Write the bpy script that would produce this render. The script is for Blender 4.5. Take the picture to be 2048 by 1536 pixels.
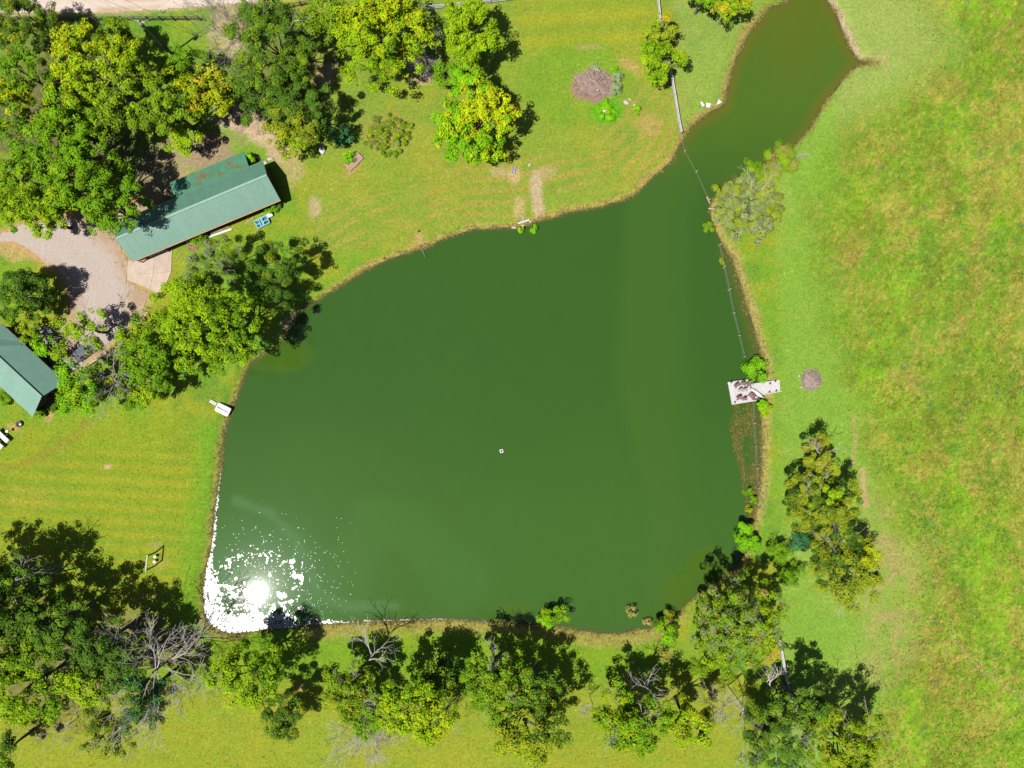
import bpy, math, random
import numpy as np
from mathutils import Vector

# ------------------------------------------------------------------ setup
for o in list(bpy.data.objects):
    bpy.data.objects.remove(o)
sc = bpy.context.scene
C = sc.collection
CAM_H = 110.0
FOC = 1422.0                     # focal length in units of 1/2048 of the frame width
cam_d = bpy.data.cameras.new('camera')
cam = bpy.data.objects.new('camera', cam_d)
C.objects.link(cam)
cam.location = (0, 0, CAM_H)
cam.rotation_euler = (0, 0, 0)
cam_d.sensor_width = 36.0
cam_d.lens = 36.0 * FOC / 2048.0
cam_d.clip_start = 1.0
cam_d.clip_end = 5000.0
sc.camera = cam

SUN_EL = math.radians(65.1)
LDIR = Vector((0.775 * math.cos(SUN_EL), 0.632 * math.cos(SUN_EL), -math.sin(SUN_EL)))
world = bpy.data.worlds.new("World")
sc.world = world
world.use_nodes = True
wn = world.node_tree.nodes
wl = world.node_tree.links
sky = wn.new('ShaderNodeTexSky')
sky.sky_type = 'NISHITA'
sky.sun_disc = False
sky.sun_elevation = SUN_EL
sky.sun_rotation = math.atan2(-0.775, -0.632)
wl.new(sky.outputs[0], wn['Background'].inputs[0])
wn['Background'].inputs[1].default_value = 0.05
sun_d = bpy.data.lights.new('sun', 'SUN')
sun_d.energy = 5.0
sun_d.angle = math.radians(0.5)
sun_d.color = (1.0, 0.965, 0.90)
sun = bpy.data.objects.new('sun', sun_d)
C.objects.link(sun)
sun.location = (-60, -50, 150)
sun.rotation_euler = LDIR.to_track_quat('-Z', 'Y').to_euler()
sc.cycles.diffuse_bounces = 0
sc.view_settings.view_transform = 'Standard'
sc.view_settings.look = 'None'
sc.view_settings.exposure = 0.8
sc.view_settings.gamma = 1.0
sc.view_settings.use_curve_mapping = False

# ------------------------------------------------------------------ helpers
K = CAM_H / FOC                  # metres per plan unit on the ground


def P(u, v, z=0.0):
    s = (CAM_H - z) / FOC
    return np.array(((u - 1024.0) * s, (768.0 - v) * s, z))


def hash2(ix, iy, seed):
    n = (ix.astype(np.int64) * 374761393 + iy.astype(np.int64) * 668265263 + seed * 144269504) & 0xffffffff
    n = ((n ^ (n >> 13)) * 1274126177) & 0xffffffff
    n = ((n ^ (n >> 15)) * 2246822519) & 0xffffffff
    return ((n ^ (n >> 16)) & 0xffff) / 65535.0


def vnoise(x, y, scale, seed):
    x = np.asarray(x, float) / scale
    y = np.asarray(y, float) / scale
    ix = np.floor(x)
    iy = np.floor(y)
    fx = x - ix
    fy = y - iy
    fx = fx * fx * (3 - 2 * fx)
    fy = fy * fy * (3 - 2 * fy)
    a = hash2(ix, iy, seed)
    b = hash2(ix + 1, iy, seed)
    c = hash2(ix, iy + 1, seed)
    d = hash2(ix + 1, iy + 1, seed)
    return (a * (1 - fx) + b * fx) * (1 - fy) + (c * (1 - fx) + d * fx) * fy


def fbm(x, y, scale, octv, seed):
    t = 0
    amp = 1.0
    tot = 0
    for i in range(octv):
        t = t + amp * vnoise(x, y, scale / 2 ** i, seed + 17 * i)
        tot += amp
        amp *= 0.55
    return t / tot


def sstep(a, b, x):
    t = np.clip((x - a) / (b - a), 0, 1)
    return t * t * (3 - 2 * t)


def poly_sdf(u, v, poly):
    """signed distance in plan units, negative inside"""
    pts = np.array(poly, float)
    d = np.full(u.shape, 1e18)
    inside = np.zeros(u.shape, bool)
    n = len(pts)
    for i in range(n):
        x0, y0 = pts[i]
        x1, y1 = pts[(i + 1) % n]
        dx, dy = x1 - x0, y1 - y0
        t = np.clip(((u - x0) * dx + (v - y0) * dy) / (dx * dx + dy * dy + 1e-9), 0, 1)
        d = np.minimum(d, (u - x0 - t * dx) ** 2 + (v - y0 - t * dy) ** 2)
        if y0 != y1:
            c = ((y0 > v) != (y1 > v)) & (u < (x1 - x0) * (v - y0) / (y1 - y0) + x0)
            inside ^= c
    d = np.sqrt(d)
    return np.where(inside, -d, d)


def line_dist(u, v, pts):
    d = np.full(np.shape(u), 1e18)
    for (x0, y0), (x1, y1) in zip(pts[:-1], pts[1:]):
        dx, dy = x1 - x0, y1 - y0
        t = np.clip(((u - x0) * dx + (v - y0) * dy) / (dx * dx + dy * dy + 1e-9), 0, 1)
        d = np.minimum(d, (u - x0 - t * dx) ** 2 + (v - y0 - t * dy) ** 2)
    return np.sqrt(d)


def make_mesh(name, V, F, col=None, smooth=False):
    """V (n,3); F list of (m,k) index arrays; col (n,3) optional linear colour"""
    V = np.asarray(V, np.float32)
    F = [np.asarray(f, np.int32) for f in F if len(f)]
    me = bpy.data.meshes.new(name)
    nl = sum(f.size for f in F)
    npoly = sum(len(f) for f in F)
    me.vertices.add(len(V))
    me.vertices.foreach_set('co', V.ravel())
    me.loops.add(nl)
    me.loops.foreach_set('vertex_index', np.concatenate([f.ravel() for f in F]))
    me.polygons.add(npoly)
    sizes = np.concatenate([np.full(len(f), f.shape[1]) for f in F])
    starts = np.concatenate([[0], np.cumsum(sizes)[:-1]]).astype(np.int32)
    me.polygons.foreach_set('loop_start', starts)
    me.polygons.foreach_set('use_smooth', np.full(npoly, bool(smooth)))
    me.update(calc_edges=True)
    if col is not None:
        a = me.attributes.new('col', 'FLOAT_COLOR', 'POINT')
        c4 = np.ones((len(V), 4), np.float32)
        c4[:, :3] = col
        a.data.foreach_set('color', c4.ravel())
    return me


def obj(name, me, mat, parent=None, kind=None):
    o = bpy.data.objects.new(name, me)
    C.objects.link(o)
    if mat is not None and me is not None and not me.materials:
        me.materials.append(mat)
    if parent is not None:
        o.parent = parent
    if kind:
        o['kind'] = kind
    return o


def thing(name, label, cat, loc=(0, 0, 0), rz=0.0, group=None):
    o = bpy.data.objects.new(name, None)
    C.objects.link(o)
    o.empty_display_size = 0.3
    o.location = loc
    o.rotation_euler = (0, 0, rz)
    o['label'] = label
    o['category'] = cat
    if group:
        o['group'] = group
    return o


def tag(o, label, cat, group=None):
    o['label'] = label
    o['category'] = cat
    if group:
        o['group'] = group
    return o


def copy_tree(root, loc, rz, label):
    r = root.copy()
    C.objects.link(r)
    r.location = loc
    r.rotation_euler = (0, 0, rz)
    r['label'] = label
    for ch in list(root.children):
        c = ch.copy()
        C.objects.link(c)
        c.parent = r
        for g in list(ch.children):
            d = g.copy()
            C.objects.link(d)
            d.parent = c
    return r


class Geo:
    """collects simple solids into one mesh"""

    def __init__(self, origin=(0, 0, 0)):
        self.V = []
        self.Q = []
        self.T = []
        self.N = []
        self.n = 0
        self.o = np.array(origin, float)

    def _add(self, V, Q=(), T=(), N=()):
        V = np.asarray(V, float) - self.o
        for q in Q:
            self.Q.append([i + self.n for i in q])
        for t in T:
            self.T.append([i + self.n for i in t])
        for p in N:
            self.N.append([i + self.n for i in p])
        self.V.append(V)
        self.n += len(V)

    def box(self, c, s, rz=0.0, tilt=0.0):
        """centre, full sizes, rotation about z, tilt about the local x axis"""
        hx, hy, hz = s[0] / 2, s[1] / 2, s[2] / 2
        pts = np.array([(x, y, z) for z in (-hz, hz) for x, y in ((-hx, -hy), (hx, -hy), (hx, hy), (-hx, hy))])
        if tilt:
            ct, st = math.cos(tilt), math.sin(tilt)
            y = pts[:, 1] * ct - pts[:, 2] * st
            z = pts[:, 1] * st + pts[:, 2] * ct
            pts[:, 1], pts[:, 2] = y, z
        cr, sr = math.cos(rz), math.sin(rz)
        x = pts[:, 0] * cr - pts[:, 1] * sr
        y = pts[:, 0] * sr + pts[:, 1] * cr
        pts[:, 0], pts[:, 1] = x, y
        self._add(pts + np.array(c), [(3, 2, 1, 0), (4, 5, 6, 7), (0, 1, 5, 4), (1, 2, 6, 5), (2, 3, 7, 6), (3, 0, 4, 7)])
        return self

    def beam(self, p0, p1, w, h):
        """box from p0 to p1, w across, h in the up direction"""
        p0 = np.array(p0, float)
        p1 = np.array(p1, float)
        d = p1 - p0
        d = d / (np.linalg.norm(d) + 1e-9)
        up = np.array((0, 0, 1.0)) if abs(d[2]) < 0.95 else np.array((0, 1.0, 0))
        s = np.cross(d, up)
        s /= np.linalg.norm(s)
        t = np.cross(s, d)
        pts = []
        for p in (p0, p1):
            for a, b in ((-1, -1), (1, -1), (1, 1), (-1, 1)):
                pts.append(p + s * a * w / 2 + t * b * h / 2)
        self._add(pts, [(0, 1, 2, 3), (7, 6, 5, 4), (0, 4, 5, 1), (1, 5, 6, 2), (2, 6, 7, 3), (3, 7, 4, 0)])
        return self

    def tube(self, p0, p1, r0, r1=None, sides=8):
        r1 = r0 if r1 is None else r1
        p0 = np.array(p0, float)
        p1 = np.array(p1, float)
        d = p1 - p0
        d = d / (np.linalg.norm(d) + 1e-9)
        up = np.array((0, 0, 1.0)) if abs(d[2]) < 0.9 else np.array((1.0, 0, 0))
        s = np.cross(d, up)
        s /= np.linalg.norm(s)
        t = np.cross(s, d)
        a = np.linspace(0, 2 * math.pi, sides, endpoint=False)
        ring = np.outer(np.cos(a), s) + np.outer(np.sin(a), t)
        V = np.concatenate([p0 + ring * r0, p1 + ring * r1])
        Q = [(i, (i + 1) % sides, sides + (i + 1) % sides, sides + i) for i in range(sides)]
        self._add(V, Q, N=[tuple(range(sides))[::-1], tuple(range(sides, 2 * sides))])
        return self

    def prism(self, pts, z0, z1):
        """pts: world xy list, extruded z0..z1 (z may be a list)"""
        n = len(pts)
        pts = [(p[0], p[1]) for p in pts]
        a = sum(pts[i][0] * pts[(i + 1) % n][1] - pts[(i + 1) % n][0] * pts[i][1] for i in range(n))
        if a < 0:
            pts = pts[::-1]
        V = [(x, y, z0) for x, y in pts] + [(x, y, z1) for x, y in pts]
        Q = [(i, (i + 1) % n, n + (i + 1) % n, n + i) for i in range(n)]
        self._add(V, Q, N=[tuple(range(n))[::-1], tuple(range(n, 2 * n))])
        return self

    def lathe(self, c, prof, sides=16, sx=1.0, sy=1.0):
        a = np.linspace(0, 2 * math.pi, sides, endpoint=False)
        V = []
        for r, z in prof:
            for t in a:
                V.append((c[0] + r * math.cos(t) * sx, c[1] + r * math.sin(t) * sy, c[2] + z))
        Q = []
        for k in range(len(prof) - 1):
            for i in range(sides):
                j = (i + 1) % sides
                Q.append((k * sides + i, k * sides + j, (k + 1) * sides + j, (k + 1) * sides + i))
        self._add(V, Q, N=[tuple(range(sides))[::-1], tuple(range((len(prof) - 1) * sides, len(prof) * sides))])
        return self

    def quad(self, a, b, c, d):
        self._add([a, b, c, d], [(0, 1, 2, 3)])
        return self

    def build(self, name, mat, parent=None, smooth=False, kind=None):
        V = np.concatenate(self.V)
        F = [self.Q, self.T]
        by = {}
        for p in self.N:
            by.setdefault(len(p), []).append(p)
        F += list(by.values())
        me = make_mesh(name, V, F, smooth=smooth)
        return obj(name, me, mat, parent, kind)


def L(o):
    return tuple(o.location)


# ------------------------------------------------------------------ materials
def new_mat(name):
    m = bpy.data.materials.new(name)
    m.use_nodes = True
    return m, m.node_tree.nodes, m.node_tree.links, m.node_tree.nodes['Principled BSDF']


def solid(name, col, rough=0.7, var=0.25, scale=6.0, metal=0.0, bump=0.0, spec=0.4, grain=None, dirt=None):
    """plain surface with procedural colour variation; grain stretches the noise along z/x"""
    m, n, l, b = new_mat(name)
    tc = n.new('ShaderNodeTexCoord')
    mp = n.new('ShaderNodeMapping')
    l.new(tc.outputs['Object'], mp.inputs[0])
    if grain:
        mp.inputs['Scale'].default_value = grain
    no = n.new('ShaderNodeTexNoise')
    no.inputs['Scale'].default_value = scale
    no.inputs['Detail'].default_value = 6
    no.inputs['Roughness'].default_value = 0.65
    l.new(mp.outputs[0], no.inputs['Vector'])
    cr = n.new('ShaderNodeValToRGB')
    cr.color_ramp.elements[0].position = 0.3
    cr.color_ramp.elements[1].position = 0.72
    cr.color_ramp.elements[0].color = tuple(c * (1 - var) for c in col) + (1,)
    cr.color_ramp.elements[1].color = tuple(min(1, c * (1 + var)) for c in col) + (1,)
    l.new(no.outputs['Fac'], cr.inputs[0])
    out = cr.outputs[0]
    oi = n.new('ShaderNodeObjectInfo')
    hv = n.new('ShaderNodeHueSaturation')
    mr = n.new('ShaderNodeMapRange')
    mr.inputs['To Min'].default_value = 1 - var * 0.4
    mr.inputs['To Max'].default_value = 1 + var * 0.4
    l.new(oi.outputs['Random'], mr.inputs['Value'])
    l.new(mr.outputs[0], hv.inputs['Value'])
    l.new(out, hv.inputs['Color'])
    out = hv.outputs[0]
    if dirt:
        n2 = n.new('ShaderNodeTexNoise')
        n2.inputs['Scale'].default_value = dirt[1]
        n2.inputs['Detail'].default_value = 8
        n2.inputs['Roughness'].default_value = 0.7
        l.new(tc.outputs['Object'], n2.inputs['Vector'])
        r2 = n.new('ShaderNodeValToRGB')
        r2.color_ramp.elements[0].position = dirt[2]
        r2.color_ramp.elements[1].position = min(1, dirt[2] + 0.12)
        l.new(n2.outputs['Fac'], r2.inputs[0])
        mx = n.new('ShaderNodeMix')
        mx.data_type = 'RGBA'
        l.new(r2.outputs[0], mx.inputs[0])
        l.new(out, mx.inputs[6])
        mx.inputs[7].default_value = tuple(dirt[0]) + (1,)
        out = mx.outputs[2]
    l.new(out, b.inputs['Base Color'])
    b.inputs['Roughness'].default_value = rough
    b.inputs['Metallic'].default_value = metal
    b.inputs['Specular IOR Level'].default_value = spec
    if bump:
        bp = n.new('ShaderNodeBump')
        bp.inputs['Strength'].default_value = bump
        bp.inputs['Distance'].default_value = 0.02
        l.new(no.outputs['Fac'], bp.inputs['Height'])
        l.new(bp.outputs[0], b.inputs['Normal'])
    return m


def leaf_material(name, trans=0.35, rough=0.5):
    m, n, l, b = new_mat(name)
    at = n.new('ShaderNodeAttribute')
    at.attribute_name = 'col'
    l.new(at.outputs['Color'], b.inputs['Base Color'])
    b.inputs['Roughness'].default_value = rough
    b.inputs['Specular IOR Level'].default_value = 0.06
    tr = n.new('ShaderNodeBsdfTranslucent')
    l.new(at.outputs['Color'], tr.inputs['Color'])
    mx = n.new('ShaderNodeMixShader')
    mx.inputs[0].default_value = trans
    l.new(b.outputs[0], mx.inputs[1])
    l.new(tr.outputs[0], mx.inputs[2])
    l.new(mx.outputs[0], n['Material Output'].inputs['Surface'])
    return m


M_leaf = leaf_material('leaf', 0.25)
M_grass = leaf_material('grass_blade', 0.2, 0.7)
M_bark = solid('bark', (0.13, 0.105, 0.085), 0.9, 0.35, 8, grain=(1, 1, 0.25), bump=0.4)
M_dead = solid('dead_wood', (0.30, 0.265, 0.235), 0.85, 0.25, 5)
M_deadpale = solid('bleached_wood', (0.36, 0.32, 0.28), 0.85, 0.2, 5)
M_darkbranch = solid('dark_twig', (0.17, 0.14, 0.12), 0.9, 0.3, 6)

# ------------------------------------------------------------------ plan data
POND = [(1573, 0), (1545, 8), (1534, 18), (1516, 40), (1499, 62), (1487, 85), (1476, 107), (1466, 135), (1459, 160),
        (1453, 185), (1449, 205), (1437, 214), (1424, 220), (1404, 233), (1386, 247), (1375, 262), (1364, 279),
        (1354, 300), (1344, 320), (1328, 335), (1311, 348), (1298, 362), (1284, 375), (1265, 391), (1244, 400),
        (1225, 405), (1204, 412), (1180, 416), (1154, 420), (1130, 426), (1106, 434), (1088, 437), (1074, 441),
        (1056, 449), (1039, 453), (1024, 454), (997, 455), (972, 457), (949, 457), (936, 460), (924, 465), (908, 469),
        (892, 475), (877, 481), (862, 490), (848, 495), (834, 498), (814, 505), (794, 512), (776, 518), (757, 527),
        (742, 534), (727, 542), (706, 554), (687, 567), (670, 577), (652, 587), (637, 598), (622, 606), (604, 620),
        (585, 645), (568, 675), (552, 692), (530, 708), (510, 718), (500, 724), (491, 740), (482, 766), (473, 790),
        (464, 816), (457, 833), (450, 850), (446, 878), (443, 905), (439, 936), (435, 968), (432, 987), (430, 1005),
        (427, 1030), (425, 1055), (423, 1080), (418, 1105), (411, 1133), (407, 1155), (405, 1176), (405, 1205),
        (407, 1230), (414, 1248), (432, 1260), (452, 1268), (474, 1270), (495, 1266), (517, 1262), (556, 1260),
        (595, 1256), (627, 1252), (659, 1249), (687, 1248), (725, 1246), (762, 1244), (810, 1243), (850, 1242),
        (887, 1241), (930, 1243), (980, 1245), (1024, 1248), (1070, 1251), (1120, 1256), (1174, 1264), (1205, 1268),
        (1236, 1270), (1262, 1263), (1290, 1259), (1319, 1258), (1340, 1245), (1352, 1232), (1378, 1208), (1402, 1186),
        (1436, 1166), (1462, 1146), (1482, 1128), (1490, 1100), (1496, 1080), (1500, 1055), (1508, 1040), (1514, 1020),
        (1519, 990), (1522, 960), (1524, 935), (1525, 900), (1525, 860), (1524, 820), (1530, 785), (1533, 760),
        (1531, 735), (1524, 705), (1517, 680), (1508, 650), (1499, 621), (1490, 590), (1480, 558), (1472, 533),
        (1463, 510), (1452, 495), (1444, 482), (1433, 460), (1424, 437), (1421, 416), (1428, 398), (1438, 386),
        (1452, 371), (1470, 360), (1492, 348), (1515, 338), (1540, 322), (1562, 312), (1581, 301), (1602, 280),
        (1623, 257), (1636, 235), (1648, 212), (1661, 193), (1676, 176), (1691, 156), (1703, 142), (1716, 131),
        (1735, 127), (1757, 123), (1738, 120), (1721, 119), (1713, 108), (1705, 96), (1697, 78), (1688, 60),
        (1682, 43), (1675, 25), (1666, 10), (1658, 0), (1650, -40), (1632, -75), (1606, -90), (1584, -70), (1577, -35)]

DRIVE = [(-40, 470), (0, 466), (40, 452), (110, 440), (200, 425), (300, 400), (330, 420), (270, 455), (236, 480),
         (258, 524), (256, 562), (300, 588), (290, 606), (284, 628), (262, 650), (238, 668), (216, 690), (180, 706),
         (150, 722), (128, 730), (112, 712), (128, 690), (144, 672), (148, 640), (140, 612), (134, 580), (126, 550),
         (108, 534), (90, 528), (72, 508), (36, 486), (0, 482), (-40, 490)]
ROAD = [(-400, -140), (-400, 30), (0, 27), (60, 25), (130, 25), (200, 25), (280, 22), (360, 17), (420, 11), (470, 7),
        (520, 2), (600, -8), (700, -22), (900, -50), (1400, -110), (1400, -190), (800, -130)]


def base_colour(u, v, d):
    """albedo of the ground; u,v plan units, d signed distance to the water's edge"""
    n1 = fbm(u, v, 90, 4, 1)
    n2 = fbm(u, v, 30, 4, 2)
    n3 = fbm(u, v, 12, 3, 3)
    nb = fbm(u, v, 220, 3, 4)

    def mix(a, b, t):
        t = np.clip(t, 0, 1)[..., None]
        return a * (1 - t) + np.array(b) * t
    G = np.array((0.096, 0.176, 0.014))
    col = np.ones(u.shape + (3,)) * G
    yel = (0.165, 0.182, 0.014)
    ora = (0.235, 0.165, 0.035)
    dgr = (0.060, 0.140, 0.016)
    pale = (0.155, 0.205, 0.042)
    col = mix(col, yel, sstep(0.42, 0.68, n1 * 0.6 + n2 * 0.4))
    col = mix(col, dgr, 0.7 * sstep(0.55, 0.75, fbm(u, v, 60, 4, 8)))
    # upper middle lawn : mower bands that follow the bank
    up = sstep(560, 660, u) * sstep(1420, 1330, u) * sstep(520, 480, v)
    st = 0.5 + 0.5 * np.sin(2 * math.pi * (d + 10 * fbm(u, v, 80, 2, 30)) / 24.0)
    col = mix(col, (0.150, 0.172, 0.024), up * 0.5)
    near = up * sstep(170, 90, d) * sstep(10, 26, d)
    col = mix(col, (0.205, 0.165, 0.034), near * np.clip(st ** 1.4 * 0.85 * sstep(0.30, 0.60, n2 * 0.5 + fbm(u, v, 70, 3, 31) * 0.5), 0, 0.85))
    st2 = 0.5 + 0.5 * np.sin(2 * math.pi * (v + 0.06 * u) / 46.0)
    top = sstep(1010, 1050, u) * sstep(1330, 1290, u) * sstep(115, 80, v)
    col = mix(col, (0.178, 0.186, 0.014), top * (0.35 + 0.5 * st2))
    col = mix(col, (0.115, 0.165, 0.014), top * (1 - st2) * 0.5)
    # weedy green ring round the brush heap
    e = ((u - 1160) / 112.0) ** 2 + ((v - 165) / 88.0) ** 2
    ring = sstep(1.25, 0.7, e + 0.7 * (n2 - 0.5))
    col = mix(col, (0.090, 0.180, 0.010), ring * 0.55)
    col = mix(col, (0.06, 0.20, 0.008), sstep(30, 18, np.hypot((u - 1213) * 0.75, v - 222) + 14 * (n3 - 0.5)))
    e2 = np.hypot((u - 1186) / 44.0, (v - 172) / 34.0)
    col = mix(col, (0.20, 0.125, 0.075), sstep(1.15, 0.85, e2 + 0.5 * (n3 - 0.5)))
    # meadow left of the inlet
    inl = sstep(1330, 1370, u) * sstep(1560, 1500, u) * sstep(300, 240, v)
    col = mix(col, pale, inl * (0.35 + 0.5 * n2))
    # left lower lawn : level stripes
    lo = sstep(430, 396, u) * sstep(860, 940, v) * sstep(1230, 1140, v) * sstep(-600, 150, u + 60)
    s3 = 0.5 + 0.5 * np.sin(2 * math.pi * (v - 0.055 * u + 6 * fbm(u, v, 60, 2, 40)) / 27.0)
    lo2 = sstep(430, 396, u) * sstep(800, 860, v)
    col = mix(col, (0.135, 0.175, 0.012), lo2 * 0.6)
    col = mix(col, (0.178, 0.180, 0.014), lo * s3 * (0.45 + 0.55 * (n1 - 0.2)))
    col = mix(col, (0.105, 0.160, 0.012), lo * (1 - s3) * 0.6)
    edge = sstep(75, 25, d) * sstep(460, 430, u) * sstep(820, 860, v)
    col = mix(col, (0.085, 0.180, 0.012), edge * 0.75)
    # bottom lawn, yellowish and level
    bo = sstep(1330, 1400, v) * sstep(1560, 1440, u)
    s4 = fbm(u * 0.12, v, 16, 3, 50)
    col = mix(col, (0.160, 0.176, 0.016), bo * (0.35 + 0.75 * s4))
    bo2 = sstep(1245, 1262, v) * sstep(1400, 1330, v) * sstep(1380, 1280, u)
    col = mix(col, (0.10, 0.175, 0.010), bo2 * 0.6)
    # ---- pasture on the right
    edgeu = np.interp(v, [0, 90, 170, 260, 420, 700, 900, 1100, 1300, 1540], [1830, 1880, 1800, 1700, 1605, 1660, 1720, 1840, 1790, 1700])
    pa = sstep(-75, 95, u - edgeu + 150 * (fbm(u, v, 150, 4, 60) - 0.5))
    right = sstep(1540, 1580, u + 0.0 * v) * (d > 0)
    mow = right * (1 - pa)
    col = mix(col, (0.115, 0.200, 0.024), mow * 0.9)
    col = mix(col, (0.140, 0.205, 0.032), mow * sstep(0.4, 0.7, n1))
    ne = sstep(1640, 1700, u) * sstep(330, 200, v) * sstep(2000, 1880, u)
    col = mix(col, (0.160, 0.205, 0.045), ne * (1 - pa * 0.6) * 0.9)
    se = sstep(1700, 1780, u) * sstep(1930, 1850, u) * sstep(960, 1040, v) * sstep(1420, 1320, v)
    col = mix(col, (0.195, 0.175, 0.055), se * (0.25 + 0.85 * sstep(0.4, 0.62, n2)))
    g1 = vnoise(u, v, 6.0, 67)
    g2 = vnoise(u, v, 13.0, 68)
    gr = (g1 - 0.5) * 0.5 + (g2 - 0.5) * 0.5
    pn = fbm(u + 0.2 * v, v * 0.55, 42, 4, 61) + 0.28 * gr
    pm = fbm(u + 0.25 * v, v * 0.45, 70, 4, 62) + 0.25 * gr
    po = fbm(u, v, 85, 4, 63) + 0.42 * gr
    pcol = np.ones_like(col) * np.array((0.106, 0.172, 0.012))
    pcol = mix(pcol, (0.116, 0.215, 0.010), 0.8 * sstep(0.42, 0.68, pm))
    pcol = mix(pcol, (0.108, 0.130, 0.014), 0.75 * sstep(0.46, 0.68, pn))
    pcol = mix(pcol, (0.070, 0.145, 0.013), 0.6 * sstep(0.52, 0.68, fbm(u, v, 60, 4, 64) + 0.3 * gr))
    om = sstep(0.52, 0.72, po + 0.15 * gr + 0.05 * sstep(1750, 2000, u) * sstep(1100, 700, v) - 0.03 * sstep(1000, 1200, v))
    pcol = mix(pcol, (0.200, 0.165, 0.032), om * 0.52)
    pcol = mix(pcol, (0.27, 0.19, 0.05), 0.55 * (hash2(np.floor(u / 4.8), np.floor(v / 4.8), 95) > 0.90 - 0.10 * om))
    # cow-pat green rings: small bluish clumps
    cell = 34.0
    ix = np.floor(u / cell)
    iy = np.floor(v / cell)
    tm = np.zeros(u.shape)
    for ax in (-1, 0, 1):
        for ay in (-1, 0, 1):
            hx = hash2(ix + ax, iy + ay, 71)
            hy = hash2(ix + ax, iy + ay, 72)
            hk = hash2(ix + ax, iy + ay, 73)
            cx = (ix + ax + hx) * cell
            cy = (iy + ay + hy) * cell
            rr = 3 + 6 * hash2(ix + ax, iy + ay, 74)
            tm = np.maximum(tm, (hk > 0.70) * sstep(1.2, 0.4, np.hypot(u - cx, (v - cy) * 1.2) / rr + 0.8 * (n3 - 0.5)))
    pcol = mix(pcol, (0.052, 0.120, 0.034), tm * 0.55)
    gm = 0.68 + 0.62 * (0.6 * vnoise(u, v, 5.5, 66) + 0.4 * vnoise(u, v, 14.0, 69))
    pcol = pcol * gm[..., None]
    t = (pa * right)[..., None]
    col = col * (1 - t) + pcol * t
    # worn foot track
    for pts, w, k in (([(1895, 1245), (1912, 1285), (1935, 1310), (1962, 1340), (2000, 1366), (2060, 1400)], 3.2, 0.6),
                      ([(1725, 940), (1728, 985), (1732, 1010)], 9, 0.9),
                      ([(1708, 830), (1712, 880), (1705, 930)], 7, 0.5),
                      ([(1772, 100), (1770, 125), (1772, 140)], 6, 0.5)):
        ld = line_dist(u, v, pts)
        col = mix(col, (0.25, 0.18, 0.085), k * sstep(w, w * 0.3, ld + 6 * (n3 - 0.5)))
    # ---- shore strips
    shw = 0.35 + 1.5 * fbm(u, v, 70, 3, 83)
    sh = sstep(15, 3, d / shw + 12 * (n3 - 0.5)) * (d > -1)
    shn = sh * sstep(600, 660, u)
    col = mix(col, (0.24, 0.165, 0.052), shn * sstep(1560, 1500, u) * sstep(640, 560, v) * 0.85)
    col = mix(col, (0.20, 0.155, 0.045), sh * sstep(500, 480, u) * 0.8)
    col = mix(col, (0.21, 0.165, 0.045), sstep(34, 10, d + 22 * (n2 - 0.5)) * sstep(1220, 1240, v) * (d > -1) * 0.8 * sstep(560, 640, u))
    rs = sstep(1440, 1470, u) * sstep(430, 470, v)
    col = mix(col, (0.215, 0.165, 0.055), sstep(24, 6, d + 14 * (n2 - 0.5)) * rs * (d > -1) * 0.85)
    col = mix(col, (0.30, 0.205, 0.15), sstep(15, 4, d + 8 * (n3 - 0.5)) * sstep(1655, 1665, u) * sstep(125, 100, v) * (d > -1))
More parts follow.
